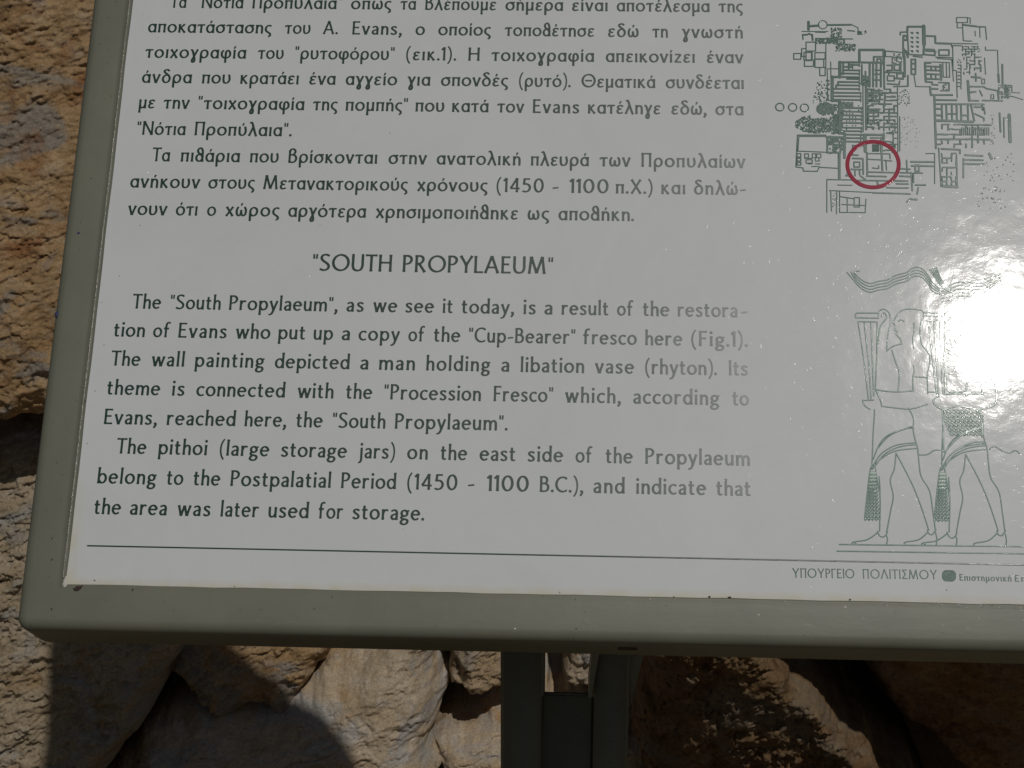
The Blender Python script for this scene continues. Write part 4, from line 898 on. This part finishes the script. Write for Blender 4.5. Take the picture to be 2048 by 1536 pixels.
def stone(poly_px=None, poly_w=None, off=0.0, depth=.12, tilt=(-.06, -.48), seed=1, mat=M_GOLD, tint=(1, 1, 1), res=.0019, rnd=.045, rough=1.0, fac=1.0, name='stone', edge=.012, strat=.55, label=None, crack=1.0):
    if poly_px is not None: poly_w = [tuple(on_wall(x, y, off + depth * .5)[[0, 2]]) for x, y in poly_px]
    P = np.array(poly_w); c = P.mean(0); lo_ = P.min(0) - .01; hi_ = P.max(0) + .01
    U, Vv = np.meshgrid(np.arange(lo_[0], hi_[0], res), np.arange(lo_[1], hi_[1], res))
    wx = fbm(U * 14, Vv * 14, 4, seed + 90) * edge * 2.2; wz = fbm(U * 14 + 50, Vv * 14, 4, seed + 95) * edge * 2.2
    d = poly_sdf(U + wx, Vv + wz, poly_w)
    ca, sa = math.cos(strat), math.sin(strat); a_ = U * ca + Vv * sa; b_ = (-U * sa + Vv * ca)
    t = np.clip(d / rnd, 0, 1); dome = np.sqrt(np.clip(1 - (1 - t) ** 2, 0, 1))
    h = depth * (dome * .86 + .14 * np.clip(d / .16, 0, 1))
    hz = h + tilt[0] * (U - c[0]) + tilt[1] * (Vv - c[1]); a_ = a_ + hz * .35; b_ = b_ - hz * .75
    f1, e1 = facets(a_ * 9 + fbm(U * 12, Vv * 12, 3, seed) * .9, b_ * 15 + fbm(U * 12, Vv * 12, 3, seed + 3) * .9, seed * 7 + 1, 1.3)
    f2, e2 = facets(a_ * 30 + fbm(U * 40, Vv * 40, 3, seed + 5) * .9, b_ * 48 + fbm(U * 40, Vv * 40, 3, seed + 8) * .9, seed * 7 + 11, 1.4)
    f3, e3 = facets(a_ * 85 + fbm(U * 90, Vv * 90, 2, seed + 25) * .8, b_ * 130 + fbm(U * 90, Vv * 90, 2, seed + 28) * .8, seed * 7 + 31, 1.4)
    r_ = np.clip(dome * 1.6, 0, 1)
    h = h + r_ * rough * (.014 * fac * f1 * e1 + .0052 * fac * f2 * (.35 + .65 * e2) + .0030 * f3 + .022 * fbm(U * 6, Vv * 6, 3, seed + 20) + .0050 * fbm3(U * 26, Vv * 38, hz * 30, 5, seed + 30, .62) + .0062 * fbm3(a_ * 55, b_ * 125, hz * 60, 4, seed + 40, .68))
    pit = np.clip(fbm(a_ * 34, b_ * 46, 4, seed + 60) - .27, 0, .3); h = h - pit * .022 * rough * crack * r_
    cr = np.clip(.030 - np.abs(fbm(a_ * 5, b_ * 12, 4, seed + 70)), 0, .03) / .03; gate = np.clip(fbm(U * 6, Vv * 6, 2, seed + 77) * 4, 0, 1)
    h = h - cr * gate * .006 * crack * r_
    h = h + tilt[0] * (U - c[0]) + tilt[1] * (Vv - c[1])
    keep = d > -.001
    Y = np.full(U.shape, WALL_Y - off) - h
    idx = -np.ones(U.shape, int); idx[keep] = np.arange(keep.sum())
    pts = np.column_stack([U[keep], Y[keep], Vv[keep]])
    q = keep[:-1, :-1] & keep[1:, :-1] & keep[:-1, 1:] & keep[1:, 1:]
    f = np.stack([idx[:-1, :-1][q], idx[:-1, 1:][q], idx[1:, 1:][q], idx[1:, :-1][q]], 1)
    # flank: border vertices continue straight back into the wall, so the stone is solid from every side
    edges = np.vstack([f[:, [0, 1]], f[:, [1, 2]], f[:, [2, 3]], f[:, [3, 0]]])
    key = {(a, b) for a, b in map(tuple, edges.tolist())}
    be = [(a, b) for a, b in key if (b, a) not in key]
    bvs = sorted({v for e in be for v in e}); bi = {v: len(pts) + k for k, v in enumerate(bvs)}
    back = pts[bvs].copy(); back[:, 1] = WALL_Y - off + .13
    faces = f.tolist() + [(b, a, bi[a], bi[b]) for a, b in be]
    allp = np.vstack([pts, back]); org = np.array([c[0], WALL_Y - off, c[1]])
    me = bpy.data.meshes.new(name); me.from_pydata((allp - org).tolist(), [], faces); me.materials.append(mat)
    me.polygons.foreach_set('use_smooth', [True] * len(me.polygons)); me.update()
    o = bpy.data.objects.new(name, me); COL.objects.link(o); o.parent = wall; o.location = tuple(org - np.array(wall.location)); o.color = (*tint, 1)
    if label: o['label'] = label
    return o
# stones seen at the left
stone([(-330, -250), (470, -250), (470, 500), (430, 690), (300, 765), (190, 788), (95, 796), (40, 806), (0, 812), (-330, 830)], seed=3, depth=.13, off=.03, strat=.30, rough=.78, mat=M_GOLD, rnd=.06, label='large golden stone left of the sign')
stone([(-330, 895), (0, 886), (70, 872), (200, 880), (330, 940), (390, 1100), (400, 1230), (330, 1385), (265, 1462), (139, 1540), (80, 1700), (-330, 1700)], seed=8, depth=.16, off=.07, rough=1.25, mat=M_PALE, tint=(.86, .85, .82), rnd=.05, label='greyish stone below the dark gap')
stone([(300, 1220), (640, 1225), (668, 1300), (655, 1330), (622, 1372), (582, 1403), (540, 1412), (430, 1398), (372, 1368), (312, 1325)], seed=14, depth=.11, off=.03, mat=M_GOLD, tint=(.92, .92, .92), rnd=.05, res=.0016)
stone([(285, 1450), (360, 1425), (430, 1410), (552, 1420), (592, 1388), (660, 1342), (742, 1304), (800, 1270), (872, 1270), (884, 1400), (868, 1468), (880, 1560), (860, 1720), (220, 1720), (180, 1600)], tint=(1.12, 1.1, 1.08), seed=21, depth=.13, off=.06, mat=M_PALE, rnd=.075, res=.0016, rough=.7)
stone([(888, 1240), (1050, 1240), (1058, 1315), (1035, 1355), (960, 1374), (900, 1352)], seed=27, depth=.10, off=.0, mat=M_PALE, tint=(.9, .82, .72), rnd=.03, res=.0016)
stone([(872, 1478), (900, 1448), (950, 1428), (1003, 1418), (1050, 1412), (1090, 1404), (1130, 1398), (1180, 1402), (1250, 1425), (1320, 1450), (1340, 1720), (880, 1720)], seed=33, depth=.12, off=.02, mat=M_PALE, tint=(1.12, 1.07, 1.02), rnd=.06, res=.0016, rough=.75)
stone([(1160, 1250), (1300, 1240), (1310, 1400), (1230, 1392), (1160, 1362), (1125, 1350), (1140, 1322)], seed=36, depth=.11, off=.0, mat=M_PALE, tint=(.9, .88, .86), rnd=.025, res=.0016)
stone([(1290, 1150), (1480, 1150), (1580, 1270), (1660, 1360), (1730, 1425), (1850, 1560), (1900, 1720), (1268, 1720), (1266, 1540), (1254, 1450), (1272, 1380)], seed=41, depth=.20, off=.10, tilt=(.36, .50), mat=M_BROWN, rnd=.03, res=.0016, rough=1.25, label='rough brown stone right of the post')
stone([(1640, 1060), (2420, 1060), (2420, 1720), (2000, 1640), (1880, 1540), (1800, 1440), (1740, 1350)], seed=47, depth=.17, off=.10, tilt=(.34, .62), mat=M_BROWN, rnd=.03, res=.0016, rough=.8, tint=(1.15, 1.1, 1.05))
# added unseen shadow board over the sign, outlined to shade the stones below
from mathutils.bvhtree import BVHTree
bpy.context.view_layer.update(); trees = []
for ob in bpy.data.objects:
    if ob.name.startswith('stone'):
        me = ob.data; mw_ = ob.matrix_world
        trees.append(BVHTree.FromPolygons([mw_ @ v.co for v in me.vertices], [p.vertices[:] for p in me.polygons]))
SH = [(84, 1536), (96, 1300), (448, 1296), (500, 1345), (552, 1392), (580, 1412), (622, 1434), (668, 1480), (702, 1536), (725, 1580)]
SP = PW.T @ SUN; hd = []
for x, y in SH:
    d = Vector(PW @ ray(x, y)).normalized(); o_ = Vector(CW); best = None
    for t_ in trees:
        h_ = t_.ray_cast(o_, d)
        if h_[0] is not None and (best is None or h_[3] < best[1]) and h_[0].y > .3: best = (np.array(h_[0]), h_[3])
    p = PW.T @ (best[0] if best else on_wall(x, y, .14)); hd.append((p + SP * (-p[2] / SP[2]))[:2])
PLY = WALL_Y - .52; bw = []  # hidden stone added to throw shade over the right-hand stones
for x, y in ((1490, 1240), (1530, 1310), (1585, 1362), (1650, 1422), (1715, 1488), (1800, 1590), (2300, 1600), (2320, 1230)):
    d = Vector(PW @ ray(x, y)).normalized(); o_ = Vector(CW); best = None
    for t_ in trees:
        h_ = t_.ray_cast(o_, d)
        if h_[0] is not None and (best is None or h_[3] < best[1]) and h_[0].y > .3: best = (np.array(h_[0]), h_[3])
    p = best[0] if best and best[0][1] < WALL_Y else on_wall(x, y, .2)
    bw.append(tuple((p + SUN * ((p[1] - PLY) / -SUN[1]))[[0, 2]]))
jo = stone(poly_w=bw, seed=52, depth=.10, off=.42, mat=M_GOLD, rnd=.02, res=.005, edge=.008, rough=.5, tilt=(0, 0), label='jutting stone behind the right side of the sign')
co = np.empty(len(jo.data.vertices) * 3); jo.data.vertices.foreach_get('co', co); co = co.reshape(-1, 3)
co[co[:, 1] > .10, 1] = .50; jo.data.vertices.foreach_set('co', co.ravel()); jo.data.update()
TOPY = Y1 + FW - .004
lft = hd[:2]; hd = hd[2:]; lx = min(lft[0][0], lft[1][0])
out = [(X0 - FW + .01, TOPY), (X0 - FW - .001, TOPY), (X0 - FW - .001, .004), (lft[0][0] - .002, .004), (lft[0][0], max(TOPY + .01, lft[0][1] - .03)), (lft[1][0], lft[1][1]), (lft[1][0] + .004, hd[0][1] + .05), (lft[1][0] + .03, hd[0][1] + .07), (hd[0][0] - .10, hd[0][1] + .06), (hd[0][0] - .04, hd[0][1] + .03)]
last = -9
for q in hd:
    if q[1] > TOPY + .004 and q[0] > last: out.append((q[0], q[1])); last = q[0]
out.append((max(last + .02, out[-1][0] + .01), TOPY))
n_ = len(out)
V = [(x, y, -.004) for x, y in out] + [(x, y, -.024) for x, y in out]
mesh_obj('shadow_board', V, [tuple(range(n_ - 1, -1, -1)), tuple(range(n_, 2 * n_))] + [(i, (i + 1) % n_, (i + 1) % n_ + n_, i + n_) for i in range(n_)], M_PAINT, sign, label='added unseen board above the top edge, shaped to cast a curved shadow')
# the rest of the wall: dark earthy core with rubble relief
res = .02
U, Vv = np.meshgrid(np.arange(-2.2, 3.0, res), np.arange(GZ - .02, 1.0, res))
f1, e1 = facets(U * 4 + fbm(U * 6, Vv * 6, 3, 5) * .5, Vv * 5.5 + fbm(U * 6, Vv * 6, 3, 9) * .5, 77, .8)
vis0 = on_wall(0, 1180)[2]
Y = WALL_Y + .10 + .03 * fbm(U * 6, Vv * 6, 4, 3) - np.where(Vv > vis0 + .15, .06 * e1 + .05 * f1, 0)
nV, nU = U.shape; pts = np.column_stack([U.ravel(), Y.ravel(), Vv.ravel()])
f = [(j * nU + i, j * nU + i + 1, (j + 1) * nU + i + 1, (j + 1) * nU + i) for j in range(nV - 1) for i in range(nU - 1)]
n0 = len(pts); back = np.array([(-2.2, 1.6, GZ - .02), (2.98, 1.6, GZ - .02), (2.98, 1.6, .98), (-2.2, 1.6, .98)])
pts = np.vstack([pts, back]); tlv = (nV - 1) * nU
f += [tuple([n0 + 3, n0 + 2] + [tlv + i for i in range(nU - 1, -1, -1)])]
f += [(n0, n0 + 3, n0 + 2, n0 + 1)]
core = mesh_obj('wall_core', pts - np.array(wall.location), f, M_EARTH, wall, True)
bpy.context.view_layer.update()
